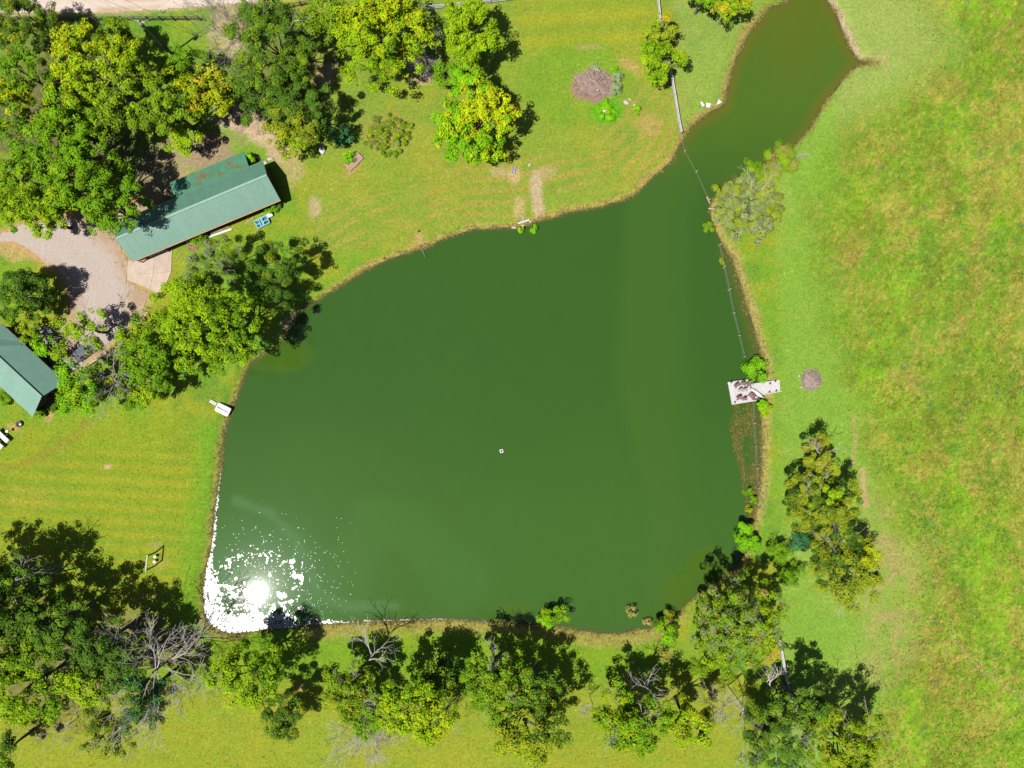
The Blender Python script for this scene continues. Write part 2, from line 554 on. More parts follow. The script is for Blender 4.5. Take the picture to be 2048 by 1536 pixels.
    # ---- bare earth and forest floor patches
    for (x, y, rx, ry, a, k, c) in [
        (630, 415, 16, 24, 0, 0.75, (0.27, 0.20, 0.115)), (520, 262, 42, 30, 0.4, 0.95, (0.31, 0.225, 0.15)),
        (560, 300, 34, 30, 0.7, 0.85, (0.29, 0.205, 0.12)), (586, 340, 26, 34, 0.2, 0.6, (0.27, 0.20, 0.10)),
        (470, 235, 50, 34, 0, 0.95, (0.30, 0.22, 0.16)), (420, 300, 70, 40, -0.4, 0.9, (0.20, 0.14, 0.09)),
        (330, 350, 70, 70, 0, 0.8, (0.20, 0.15, 0.10)), (140, 230, 190, 170, 0.3, 0.85, (0.085, 0.072, 0.032)), (560, 150, 110, 110, 0, 0.6, (0.10, 0.085, 0.04)), (90, 1330, 150, 150, 0, 0.7, (0.10, 0.085, 0.035)), (1030, 352, 15, 22, 0.2, 0.85, (0.29, 0.21, 0.10)),  # darkest three: forest floor with tree shade painted in
        (1038, 415, 13, 26, 0.1, 0.7, (0.29, 0.21, 0.10)), (1072, 368, 15, 30, 0.05, 0.75, (0.30, 0.215, 0.15)),
        (1076, 415, 13, 24, 0, 0.8, (0.29, 0.21, 0.13)), (1090, 345, 26, 14, 0, 0.5, (0.27, 0.2, 0.1)),
        (1000, 345, 26, 12, 0.2, 0.6, (0.28, 0.2, 0.1)), (1262, 132, 32, 13, 0.5, 0.7, (0.26, 0.17, 0.06)),
        (1300, 250, 26, 24, 0.2, 0.55, (0.26, 0.17, 0.06)), (1180, 95, 34, 5, 0, 0.6, (0.24, 0.17, 0.08)),
        (460, 60, 44, 60, 0.2, 0.75, (0.27, 0.20, 0.13)), (480, 100, 30, 34, 0.2, 0.5, (0.29, 0.22, 0.16)),
        (840, 160, 26, 12, 0, 0.8, (0.30, 0.21, 0.10)), (650, 150, 22, 22, 0, 0.8, (0.29, 0.20, 0.11)),
        (215, 933, 7, 6, 0, 0.9, (0.32, 0.21, 0.11)), (26, 855, 14, 9, 0.6, 0.7, (0.28, 0.18, 0.07)),
        (100, 833, 9, 14, 0.4, 0.7, (0.28, 0.18, 0.08)), (838, 472, 10, 10, 0, 0.7, (0.26, 0.17, 0.08)),
        (843, 488, 9, 7, 0, 0.7, (0.26, 0.17, 0.08)), (160, 660, 40, 60, 0.5, 0.7, (0.29, 0.225, 0.16)),
        (185, 715, 46, 9, -0.55, 0.9, (0.31, 0.21, 0.13)), (60, 1000, 60, 26, 0, 0.25, (0.24, 0.18, 0.03)),
        (290, 1195, 44, 12, 0, 0.3, (0.2, 0.15, 0.05)), (585, 655, 34, 26, -0.9, 0.7, (0.24, 0.16, 0.12)),
        (705, 340, 26, 9, -0.7, 0.4, (0.26, 0.18, 0.08)), (20, 505, 36, 16, 0.5, 0.7, (0.29, 0.20, 0.08)),
        (1545, 1305, 22, 26, 0, 0.8, (0.24, 0.165, 0.02)), (1330, 1310, 20, 14, 0, 0.5, (0.22, 0.15, 0.04)),
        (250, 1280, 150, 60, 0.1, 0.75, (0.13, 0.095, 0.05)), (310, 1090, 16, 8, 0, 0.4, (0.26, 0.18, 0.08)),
        (322, 1128, 18, 10, -1, 0.35, (0.26, 0.2, 0.06)), (600, 1376, 14, 8, 0, 0.6, (0.28, 0.19, 0.08)),
        (1640, 90, 5, 3, 0, 0, (0, 0, 0))]:
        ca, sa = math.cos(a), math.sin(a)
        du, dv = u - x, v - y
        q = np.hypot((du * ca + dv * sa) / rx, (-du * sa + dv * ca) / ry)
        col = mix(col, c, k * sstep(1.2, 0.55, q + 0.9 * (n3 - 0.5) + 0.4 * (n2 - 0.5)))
    # tall-weed bed between the trees and the lawn
    q = np.hypot((u - 770) / 62.0, (v - 262) / 40.0)
    col = mix(col, (0.17, 0.165, 0.03), 0.7 * sstep(1.2, 0.7, q + 0.9 * (n3 - 0.5)))
    # track in lower left lawn
    ld = line_dist(u, v, [(176, 845), (150, 870), (100, 905), (40, 930), (-40, 945)])
    col = mix(col, (0.155, 0.130, 0.018), 0.55 * sstep(12, 3, ld + 8 * (n3 - 0.5)))
    # soil fringe round driveway and road
    dd = poly_sdf(u, v, DRIVE)
    col = mix(col, (0.27, 0.175, 0.075), 0.95 * sstep(18, 2, dd + 26 * (n2 - 0.5)))
    rd = poly_sdf(u, v, ROAD)
    col = mix(col, (0.28, 0.20, 0.12), 0.7 * sstep(9, 0, rd + 10 * (n3 - 0.5)))
    # fallen straw coloured flecks
    fl = (hash2(np.floor(u / 2.2), np.floor(v / 2.2), 91) > 0.993) * (d > 4)
    col = mix(col, (0.33, 0.29, 0.10), fl * 0.22)
    # wet mud at and below the water line
    wet = sstep(2.2, -1.0, d + 2.5 * (n3 - 0.5))
    col = mix(col, (0.045, 0.045, 0.022), wet * 0.9)
    col = col * (0.90 + 0.20 * n3)[..., None]
    return col


# ------------------------------------------------------------------ ground
WATER_Z = -0.45


def bank(d):
    dm = d * K
    z = np.where(dm < 0, np.maximum(WATER_Z + dm * 0.5, -2.6), WATER_Z + 0.45 * sstep(-0.25, 1.9, dm) - 0.45 * sstep(-0.25, 1.9, 0.0) * (1 - sstep(0, 1.9, dm)))
    return z


fine_u = np.arange(-120, 2172, 4.8)
fine_v = np.arange(-120, 1660, 4.8)
outw = np.array([14, 40, 90, 180, 340, 600, 1000, 1700, 2900, 5000, 8000.0])
us = np.concatenate([fine_u[0] - outw[::-1], fine_u, fine_u[-1] + outw])
vs = np.concatenate([fine_v[0] - outw[::-1], fine_v, fine_v[-1] + outw])
U, Vv = np.meshgrid(us, vs)
D = poly_sdf(U, Vv, POND)
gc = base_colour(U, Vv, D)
gz = bank(D) + 0.05 * (fbm(U, Vv, 60, 3, 5) - 0.5) * sstep(20, 60, D)
gx = (U - 1024) * K
gy = (768 - Vv) * K
nv, nu = U.shape
idx = np.arange(nv * nu).reshape(nv, nu)
quads = np.stack([idx[1:, :-1], idx[1:, 1:], idx[:-1, 1:], idx[:-1, :-1]], -1).reshape(-1, 4)
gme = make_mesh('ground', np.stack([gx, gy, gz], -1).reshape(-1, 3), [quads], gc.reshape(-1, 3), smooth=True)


def ground_material():
    m, n, l, b = new_mat('grass_ground')
    at = n.new('ShaderNodeAttribute')
    at.attribute_name = 'col'
    tc = n.new('ShaderNodeTexCoord')
    a = n.new('ShaderNodeTexNoise')
    a.inputs['Scale'].default_value = 2.6
    a.inputs['Detail'].default_value = 6
    a.inputs['Roughness'].default_value = 0.85
    l.new(tc.outputs['Object'], a.inputs['Vector'])
    mr = n.new('ShaderNodeMapRange')
    mr.inputs['From Min'].default_value = 0.30
    mr.inputs['From Max'].default_value = 0.70
    mr.inputs['To Min'].default_value = 0.50
    mr.inputs['To Max'].default_value = 1.42
    l.new(a.outputs['Fac'], mr.inputs['Value'])
    a2 = n.new('ShaderNodeTexNoise')
    a2.inputs['Scale'].default_value = 1.3
    a2.inputs['Detail'].default_value = 4
    l.new(tc.outputs['Object'], a2.inputs['Vector'])
    hs = n.new('ShaderNodeHueSaturation')
    m2 = n.new('ShaderNodeMapRange')
    m2.inputs['From Min'].default_value = 0.3
    m2.inputs['From Max'].default_value = 0.7
    m2.inputs['To Min'].default_value = 0.485
    m2.inputs['To Max'].default_value = 0.515
    l.new(a2.outputs['Fac'], m2.inputs['Value'])
    l.new(m2.outputs[0], hs.inputs['Hue'])
    l.new(mr.outputs[0], hs.inputs['Value'])
    l.new(at.outputs['Color'], hs.inputs['Color'])
    l.new(hs.outputs[0], b.inputs['Base Color'])
    b.inputs['Roughness'].default_value = 0.95
    b.inputs['Specular IOR Level'].default_value = 0.05
    bp = n.new('ShaderNodeBump')
    bp.inputs['Strength'].default_value = 0.35
    bp.inputs['Distance'].default_value = 0.05
    l.new(a.outputs['Fac'], bp.inputs['Height'])
    l.new(bp.outputs[0], b.inputs['Normal'])
    return m


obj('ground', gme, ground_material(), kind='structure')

# ------------------------------------------------------------------ water
wu = np.arange(380, 1790, 7.0)
wv = np.arange(-110, 1300, 7.0)
WU, WV = np.meshgrid(wu, wv)
WD = -poly_sdf(WU, WV, POND)        # positive = away from the shore, inside the water
wc = np.ones(WU.shape + (3,)) * np.array((0.0245, 0.064, 0.0088))


def wmix(a, b, t):
    t = np.clip(t, 0, 1)[..., None]
    return a * (1 - t) + np.array(b) * t


wn1 = fbm(WU, WV, 300, 3, 101)
wc = wmix(wc, (0.034, 0.080, 0.0115), sstep(700, 1200, WV + 200 * (wn1 - 0.5)) * 0.85)
# paler streams; thin algae scum at the lower left
wc = wmix(wc, (0.037, 0.079, 0.010), 0.55 * sstep(1235, 1275, WU + 0.06 * (WV - 400) - 90 * sstep(700, 1100, WV)) * sstep(1420, 1310, WU))
wc = wmix(wc, (0.038, 0.094, 0.016), 0.4 * sstep(70, 20, np.abs(line_dist(WU, WV, [(690, 1180), (740, 1030), (830, 1060), (930, 1160)])) + 60 * (wn1 - 0.5)))
ed = line_dist(WU, WV, [(470, 1003), (540, 1030), (590, 1080), (615, 1130), (635, 1190), (690, 1215), (790, 1215)])
wc = wmix(wc, (0.055, 0.118, 0.035), 0.6 * sstep(16, 3, ed + 14 * (fbm(WU, WV, 30, 3, 102) - 0.5)))
corner = sstep(230, 90, np.hypot(WU - 500, WV - 1190))
wc = wmix(wc, (0.033, 0.090, 0.022), corner * 0.7)
# inlet : clay coloured
inlet = sstep(430, 200, WV) * sstep(1280, 1400, WU)
wc = wmix(wc, (0.047, 0.085, 0.0075), inlet * 0.85)
wc = wmix(wc, (0.095, 0.070, 0.007), inlet * sstep(28, 5, WD) * 0.6)
wc = wmix(wc, (0.070, 0.075, 0.006), sstep(140, 30, np.hypot(WU - 1585, (WV - 20) * 0.7)) * 0.5)
east = sstep(1425, 1450, WU) * sstep(470, 520, WV) * sstep(1060, 980, WV)
wc = wmix(wc, (0.066, 0.066, 0.011), east * sstep(30, 3, WD) * 0.75)
wc = wmix(wc, (0.055, 0.050, 0.022), sstep(8, 0, WD) * 0.7)
# olive tree reflections painted into the water colour
for (x, y, rx, ry) in ((560, 715, 66, 34), (1425, 1135, 52, 40), (1360, 1185, 40, 40), (1030, 1222, 34, 16)):
    q = np.hypot((WU - x) / rx, (WV - y) / ry)
    wc = wmix(wc, (0.046, 0.080, 0.005), 0.5 * sstep(1.2, 0.75, q + 0.5 * (fbm(WU, WV, 30, 3, 103) - 0.5)))
wc = wc * np.array((0.86, 0.90, 0.95))
wi = np.arange(WU.size).reshape(WU.shape)
wq = np.stack([wi[1:, :-1], wi[1:, 1:], wi[:-1, 1:], wi[:-1, :-1]], -1).reshape(-1, 4)
keepq = (WD.ravel()[wq].max(1) > -12)
wme = make_mesh('water', np.stack([(WU - 1024) * K, (768 - WV) * K, np.full(WU.shape, WATER_Z)], -1).reshape(-1, 3), [wq[keepq]], wc.reshape(-1, 3), smooth=True)


def water_material():
    m, n, l, b = new_mat('pond_water')
    at = n.new('ShaderNodeAttribute')
    at.attribute_name = 'col'
    tc = n.new('ShaderNodeTexCoord')
    a = n.new('ShaderNodeTexNoise')
    a.inputs['Scale'].default_value = 0.35
    a.inputs['Detail'].default_value = 5
    l.new(tc.outputs['Object'], a.inputs['Vector'])
    mr = n.new('ShaderNodeMapRange')
    mr.inputs['From Min'].default_value = 0.3
    mr.inputs['From Max'].default_value = 0.7
    mr.inputs['To Min'].default_value = 0.985
    mr.inputs['To Max'].default_value = 1.015
    l.new(a.outputs['Fac'], mr.inputs['Value'])
    hs = n.new('ShaderNodeHueSaturation')
    l.new(mr.outputs[0], hs.inputs['Value'])
    l.new(at.outputs['Color'], hs.inputs['Color'])
    l.new(hs.outputs[0], b.inputs['Base Color'])
    b.inputs['Roughness'].default_value = 0.018
    b.inputs['IOR'].default_value = 1.33
    b.inputs['Coat Weight'].default_value = 0.014
    b.inputs['Coat Roughness'].default_value = 0.15
    b.inputs['Coat IOR'].default_value = 1.33
    b.inputs['Specular IOR Level'].default_value = 0.5
    w = n.new('ShaderNodeTexNoise')
    w.inputs['Scale'].default_value = 3.0
    w.inputs['Detail'].default_value = 3
    l.new(tc.outputs['Object'], w.inputs['Vector'])
    bp = n.new('ShaderNodeBump')
    bp.inputs['Strength'].default_value = 0.03
    bp.inputs['Distance'].default_value = 0.02
    l.new(w.outputs['Fac'], bp.inputs['Height'])
    l.new(bp.outputs[0], b.inputs['Normal'])
    return m


obj('water', wme, water_material(), kind='structure')


def cell_mesh(name, box, step, field, z, mat, kind, jitter=0.3, colf=None, zfun=None):
    """sheet made of the grid cells where field(u,v) > 0; gives ragged natural edges"""
    cu = np.arange(box[0], box[2], step)
    cv = np.arange(box[1], box[3], step)
    A, B = np.meshgrid(cu, cv)
    f = field(A, B) > 0
    js, is_ = np.nonzero(f)
    W = len(cu) + 1
    vid = np.stack([(js + 1) * W + is_, (js + 1) * W + is_ + 1, js * W + is_ + 1, js * W + is_], -1)
    uniq, inv = np.unique(vid.ravel(), return_inverse=True)
    vu = box[0] - step / 2 + (uniq % W) * step
    vv = box[1] - step / 2 + (uniq // W) * step
    r = np.random.RandomState(5)
    vu = vu + r.uniform(-jitter, jitter, len(vu)) * step
    vv = vv + r.uniform(-jitter, jitter, len(vv)) * step
    zz = np.full(len(vu), z) if zfun is None else zfun(vu, vv)
    me = make_mesh(name, np.stack([(vu - 1024) * K, (768 - vv) * K, zz], -1), [inv.reshape(-1, 4)],
                   None if colf is None else colf(vu, vv))
    return obj(name, me, mat, kind=kind)


# ---- gravel driveway and dirt road
M_gravel = leaf_material('gravel', 0.0, 0.95)


def speckle(m, scale, lo, hi):
    n, l = m.node_tree.nodes, m.node_tree.links
    b = n['Principled BSDF']
    at = [x for x in n if x.type == 'ATTRIBUTE'][0]
    tc = n.new('ShaderNodeTexCoord')
    a = n.new('ShaderNodeTexNoise')
    a.inputs['Scale'].default_value = scale
    a.inputs['Detail'].default_value = 5
    a.inputs['Roughness'].default_value = 0.75
    l.new(tc.outputs['Object'], a.inputs['Vector'])
    mr = n.new('ShaderNodeMapRange')
    mr.inputs['From Min'].default_value = 0.3
    mr.inputs['From Max'].default_value = 0.7
    mr.inputs['To Min'].default_value = lo
    mr.inputs['To Max'].default_value = hi
    l.new(a.outputs['Fac'], mr.inputs['Value'])
    hs = n.new('ShaderNodeHueSaturation')
    l.new(mr.outputs[0], hs.inputs['Value'])
    l.new(at.outputs['Color'], hs.inputs['Color'])
    l.new(hs.outputs[0], b.inputs['Base Color'])
    bp = n.new('ShaderNodeBump')
    bp.inputs['Strength'].default_value = 0.5
    bp.inputs['Distance'].default_value = 0.03
    l.new(a.outputs['Fac'], bp.inputs['Height'])
    l.new(bp.outputs[0], b.inputs['Normal'])


speckle(M_gravel, 5.0, 0.78, 1.2)


def drive_col(u, v):
    n2 = fbm(u, v, 26, 4, 121)
    n3 = fbm(u, v, 7, 3, 122)
    lane = line_dist(u, v, [(-40, 478), (60, 468), (140, 492), (190, 540), (208, 590), (205, 640), (200, 680)])
    c = np.ones(u.shape + (3,)) * np.array((0.235, 0.165, 0.105))
    c = wmix(c, (0.26, 0.200, 0.155), sstep(0.35, 0.6, n2))
    c = wmix(c, (0.268, 0.222, 0.190), sstep(58, 34, lane + 26 * (n2 - 0.5)))
    c = wmix(c, (0.18, 0.10, 0.045), 0.6 * sstep(0.58, 0.7, n3 * 0.6 + n2 * 0.4) * sstep(30, 44, lane))
    tr = np.abs(lane - 20)
    c = wmix(c, (0.27, 0.235, 0.21), 0.5 * sstep(9, 3, tr + 8 * (n3 - 0.5)))
    return c


cell_mesh('gravel_driveway', (-60, 380, 340, 760), 2.0,
          lambda u, v: -poly_sdf(u, v, DRIVE) + 11 * (fbm(u, v, 22, 4, 123) - 0.5) + 6 * (fbm(u, v, 5, 2, 124) - 0.5) - 1.0,
          0.0, M_gravel, 'structure', colf=drive_col, zfun=lambda u, v: 0.045 + 0.01 * fbm(u, v, 6, 2, 3))


def road_col(u, v):
    n2 = fbm(u * 0.25, v, 18, 4, 131)
    c = np.ones(u.shape + (3,)) * np.array((0.345, 0.285, 0.23))
    c = wmix(c, (0.29, 0.21, 0.145), sstep(0.45, 0.7, n2))
    c = wmix(c, (0.38, 0.33, 0.285), sstep(9, 2, np.abs(v + 0.03 * u - 22 + 6)) * 0.6)
    return c


cell_mesh('dirt_road', (-260, -150, 760, 40), 3.0,
          lambda u, v: -poly_sdf(u, v, ROAD) + 5 * (fbm(u, v, 14, 4, 133) - 0.5),
          0.0, M_gravel, 'structure', colf=road_col, zfun=lambda u, v: 0.05 + 0.01 * fbm(u, v, 8, 2, 3))

# ------------------------------------------------------------------ leaves, branches, trees
PAL = {
    'bright': [(.170, .275, .004), (.215, .290, .004), (.125, .225, .005)],
    'yellow': [(.31, .34, .005), (.28, .33, .005), (.23, .30, .005)],
    'green': [(.095, .200, .005), (.130, .240, .005), (.070, .150, .006)],
    'mid': [(.110, .190, .007), (.085, .155, .008), (.140, .215, .007)],
    'dark': [(.052, .110, .010), (.070, .135, .010), (.042, .088, .010)],
    'olive': [(.175, .215, .010), (.145, .185, .011), (.215, .230, .010)],
    'teal': [(.034, .120, .040), (.048, .150, .042), (.026, .090, .036)],
    'grey': [(.150, .190, .060), (.130, .175, .066), (.18, .20, .06)],
    'orange': [(.40, .26, .012), (.34, .25, .012), (.29, .28, .01)],
    'lime': [(.120, .300, .005), (.095, .260, .005), (.165, .320, .005)],
    'sage': [(.18, .23, .105), (.15, .20, .09), (.21, .25, .12)],
    'brown': [(.26, .185, .060), (.21, .16, .045), (.18, .17, .035)],
    'straw': [(.30, .245, .09), (.25, .21, .062), (.19, .20, .04)],
}


def leaf_cards(c, nrm, size, col, rng, wid=0.62):
    n = len(c)
    nrm = nrm / (np.linalg.norm(nrm, axis=1, keepdims=True) + 1e-9)
    r = rng.normal(size=(n, 3))
    t = np.cross(nrm, r)
    t /= (np.linalg.norm(t, axis=1, keepdims=True) + 1e-9)
    b = np.cross(nrm, t)
    s = size[:, None]
    V = np.stack([c - t * s * 0.5, c + b * s * wid * 0.5 - nrm * s * 0.08, c + t * s * 0.5, c - b * s * wid * 0.5 - nrm * s * 0.08], 1).reshape(-1, 3)
    F = np.arange(n * 4).reshape(n, 4)
    return V, F, np.repeat(col, 4, 0)


def tubes(segs, sides=5):
    """segs (n,8): p0 p1 r0 r1"""
    segs = np.asarray(segs, float)
    p0, p1 = segs[:, 0:3], segs[:, 3:6]
    d = p1 - p0
    d /= (np.linalg.norm(d, axis=1, keepdims=True) + 1e-9)
    up = np.where(np.abs(d[:, 2:3]) < 0.9, np.array([[0, 0, 1.0]]), np.array([[1.0, 0, 0]]))
    s = np.cross(d, up)
    s /= np.linalg.norm(s, axis=1, keepdims=True)
    t = np.cross(s, d)
    a = np.linspace(0, 2 * math.pi, sides, endpoint=False)
    ring = np.cos(a)[None, :, None] * s[:, None, :] + np.sin(a)[None, :, None] * t[:, None, :]
    V = np.concatenate([p0[:, None] + ring * segs[:, 6, None, None], p1[:, None] + ring * segs[:, 7, None, None]], 1)
    n = len(segs)
    base = (np.arange(n) * 2 * sides)[:, None, None]
    i = np.arange(sides)
    j = (i + 1) % sides
    q = np.stack([i, j, sides + j, sides + i], -1)[None]
    return V.reshape(-1, 3), (base + q).reshape(-1, 4)


def branch_rec(p, d, ln, r, depth, rng, out, spread=0.55, curl=0.22, up=0.05, rmin=0.018):
    """a limb of a few bent segments that throws side branches"""
    nseg = 3 if depth > 1 else 2
    for k in range(nseg):
        d = d + rng.normal(0, curl, 3) + np.array((0, 0, up))
        d /= np.linalg.norm(d)
        q = p + d * ln / nseg
        r1 = max(rmin, r * (0.80 if depth > 0 else 0.5))
        out.append(np.concatenate([p, q, [r, r1]]))
        p, r = q, r1
        if depth > 0:
            for _ in range(rng.choice([1, 2, 2])):
                s = rng.normal(0, 1, 3)
                s -= d * np.dot(s, d)
                s /= np.linalg.norm(s)
                dd = d * math.cos(spread) * 1.0 + s * math.sin(spread) * rng.uniform(0.8, 1.3)
                branch_rec(p, dd / np.linalg.norm(dd), ln * rng.uniform(0.45, 0.68), r * 0.62, depth - 1, rng, out, spread, curl, up, rmin)


def make_crown(rng, R, H, pal, dens=1.0, leaf=0.27, zlo=0.3, nl=None, patch=None, ex=1.0, clump=0.55, vsquash=None):
    """leaf clumps on a handful of lobes. patch = (palette, direction angle, amount)"""
    vs_ = (H * (1 - zlo) / 2)
    zc = H - vs_
    nl = nl or int(np.clip(4 + R * 0.9, 4, 11))
    lobes = [(0, 0, zc + vs_ * 0.30, 0.66)]
    a0 = rng.uniform(0, 6.28)
    for i in range(nl):
        a = a0 + 6.283 * i / nl + rng.uniform(-0.35, 0.35)
        rr = rng.uniform(0.48, 0.68)
        lobes.append((rr * R * math.cos(a) * ex, rr * R * math.sin(a) / ex, zc + vs_ * rng.uniform(-0.45, 0.35), rng.uniform(0.34, 0.50)))
    V, F, Cc, off = [], [], [], 0
    tot = 8.7 * R * R * (0.25 + 0.75 * dens) * (0.55 / clump) ** 2
    w = np.array([l[3] ** 2 for l in lobes])
    w /= w.sum()
    cc, cn, lobeid = [], [], []
    for k, (lx, ly, lz, lr) in enumerate(lobes):
        m = max(3, int(tot * w[k]))
        # boughs: a few puffs per lobe, each carrying half a dozen clumps
        npf = max(3, int(m / 2.4))
        d = rng.normal(size=(npf * 3 + 6, 3))
        d /= np.linalg.norm(d, axis=1, keepdims=True)
        d = d[d[:, 2] > -0.25][:npf]
        rad = lr * R * rng.uniform(0.45, 1.0, (len(d), 1))
        p = d * rad
        p[:, 2] *= min(1.0, vs_ / (0.62 * R)) * 0.9
        pid = rng.randint(0, len(d), m)
        pr = np.clip(.12 * R, .22, .75) * rng.uniform(.6, 1.3, len(d))
        e = rng.normal(size=(m, 3))
        e /= np.linalg.norm(e, axis=1, keepdims=True)
        e[:, 2] = np.abs(e[:, 2]) * 0.8
        cc.append(p[pid] + e * pr[pid][:, None] * rng.uniform(.4, 1.05, (m, 1)) + np.array((lx, ly, lz)))
        cn.append(d[pid] * 0.5 + e * 0.7)
        lobeid += [k] * m
    cc = np.concatenate(cc)
    cn = np.concatenate(cn)
    lobeid = np.array(lobeid)
    pals = np.array(PAL[pal])
    m = len(cc)
    lobe_c = rng.randint(0, len(pals), len(lobes))
    mean = pals.mean(0)
    mean = pals.mean(0) * np.array((0.93, 1.0, 1.0))
    ccol = mean * 0.45 + 0.30 * pals[lobe_c[lobeid]] + 0.25 * pals[rng.randint(0, len(pals), m)]
    ccol = ccol * rng.uniform(0.86, 1.14, (m, 1)) * 1.34
    if patch:
        for (pp, ang, cut, prob) in patch:
            side = (cc[:, 0] * math.cos(ang) + cc[:, 1] * math.sin(ang)) / R if ang is not None else np.full(m, 9.0)
            sel = (side + rng.normal(0, 0.18, m) > cut) & (rng.rand(m) < prob)
            p2 = np.array(PAL[pp])
            ccol[sel] = p2[rng.randint(0, len(p2), sel.sum())] * rng.uniform(1.05, 1.35, (sel.sum(), 1))
    per = np.maximum(10, (54 * (clump / 0.55) ** 2 * (0.27 / leaf) ** 2 * rng.uniform(0.7, 1.3, m))).astype(int)
    ids = np.repeat(np.arange(m), per)
    n = len(ids)
    cr = min(clump, .3 * R + .06) * rng.uniform(0.75, 1.45, m)
    d = rng.normal(size=(n, 3))
    d /= np.linalg.norm(d, axis=1, keepdims=True)
    rad = rng.uniform(0.35, 1.0, (n, 1)) ** 0.45
    off_ = d * rad * cr[ids][:, None]
    off_[:, 2] *= 0.7
    pos = cc[ids] + off_
    nrm = d * 0.95 + cn[ids] * 0.6 + np.array((-.12, -.1, 0.6)) + rng.normal(0, 0.34, (n, 3))
    size = leaf * rng.uniform(0.65, 1.35, n)
    col = ccol[ids] * rng.uniform(0.85, 1.15, (n, 1))
    V, F, col = leaf_cards(pos, nrm, size, col, rng)
    return V, F, col, lobes, zc


def tree(u, v, rpx, H, pal, label, cat='tree', name='deciduous_tree', dens=1.0, leaf=0.27, seed=0, zlo=0.3, patch=None,
         group=None, twigs=0, ex=1.0, clump=0.55, nl=None, twig_mat=None):
    rng = np.random.RandomState(seed * 7 + int(u) + int(v) * 3)
    zc = H * 0.62
    R = rpx * (CAM_H - zc) / FOC
    p = P(u, v, zc)
    du = np.array([p[0] / K + 1024]), np.array([768 - p[1] / K])
    gzz = float(bank(poly_sdf(du[0], du[1], POND))[0])
    gzz = max(gzz, WATER_Z - 0.5)
    t = thing(name, label, cat, (p[0], p[1], gzz), 0, group)
    Hh = H - gzz
    Vv_, F, col, lobes, zc2 = make_crown(rng, R, Hh, pal, dens, leaf, zlo, nl, patch, ex, clump)
    obj('crown', make_mesh('crown', Vv_, [F], col), M_leaf, t)
    # trunk
    r0 = 0.035 * H * 0.55 + 0.05
    segs = []
    q = np.array((0, 0, -0.1))
    top = np.array((rng.uniform(-.3, .3), rng.uniform(-.3, .3), Hh * 0.55))
    ks = 5
    prev, pr = q, r0 * 1.35
    for k in range(1, ks + 1):
        f = k / ks
        nx = q * (1 - f) + top * f + np.array((rng.normal(0, .06), rng.normal(0, .06), 0))
        nr = r0 * (1 - 0.45 * f)
        segs.append(np.concatenate([prev, nx, [pr, nr]]))
        prev, pr = nx, nr
    V1, F1 = tubes(segs, 7)
    tr = obj('trunk', make_mesh('trunk', V1, [F1], smooth=True), M_bark, t)
    # limbs into the lobes
    segs = []
    for (lx, ly, lz, lr) in lobes:
        f = rng.uniform(0.55, 1.0)
        a = q * (1 - f) + top * f
        b = np.array((lx, ly, lz))
        mid = (a + b) / 2 + np.array((0, 0, 0.12 * np.linalg.norm(b - a)))
        segs += [np.concatenate([a, mid, [r0 * 0.45, r0 * 0.28]]), np.concatenate([mid, b, [r0 * 0.28, r0 * 0.08]])]
    V2, F2 = tubes(segs, 5)
    obj('limb', make_mesh('limb', V2, [F2], smooth=True), M_bark, t, kind='stuff')
    if twigs:
        out = []
        for k in range(twigs):
            a = rng.uniform(0, 6.28)
            d = np.array((math.cos(a), math.sin(a), rng.uniform(0.2, 0.8)))
            st = np.array((math.cos(a) * R * 0.25, math.sin(a) * R * 0.25, Hh * rng.uniform(0.6, 0.82)))
            branch_rec(st, d / np.linalg.norm(d), R * rng.uniform(0.35, 0.6), 0.05, 2, rng, out)
        V3, F3 = tubes(out, 4)
        obj('bare_branch', make_mesh('bare_branch', V3, [F3]), twig_mat or M_dead, t, kind='stuff')
    return t


def dead_tree(u, v, rpx, H, label, seed=0, mat=None, nb=9, name='dead_tree', fl=0.3, depth=3, group=None, droop=0.05, arc=None, r0=0.09):
    rng = np.random.RandomState(900 + seed)
    zc = H * 0.75
    R = rpx * (CAM_H - zc) / FOC
    p = P(u, v, zc)
    t = thing(name, label, 'dead tree', (p[0], p[1], 0), 0, group)
    tr_ = r0 * (1.0 if arc is not None else 2.0)
    g = [np.concatenate([(0, 0, -0.1), (0.1, 0, H * 0.35), [tr_ * 1.3, tr_]]), np.concatenate([(0.1, 0, H * 0.35), (0, 0.1, H * 0.7), [tr_, tr_ * .6]])]
    V1, F1 = tubes(g, 7)
    obj('trunk', make_mesh('trunk', V1, [F1], smooth=True), mat or M_dead, t)
    for k in range(nb):
        out = []
        a = 6.283 * k / nb + rng.uniform(-.3, .3) if arc is None else rng.uniform(*arc)
        d = np.array((math.cos(a), math.sin(a), rng.uniform(fl * 0.4, fl * 1.6)))
        st = np.array((0.05, 0.05, H * rng.uniform(0.35, 0.7)))
        branch_rec(st, d / np.linalg.norm(d), R * rng.uniform(0.62, 0.95), r0, depth, rng, out, up=droop, curl=0.2)
        V3, F3 = tubes(out, 4)
        obj('branch', make_mesh('branch', V3, [F3]), mat or M_dead, t)
    return t


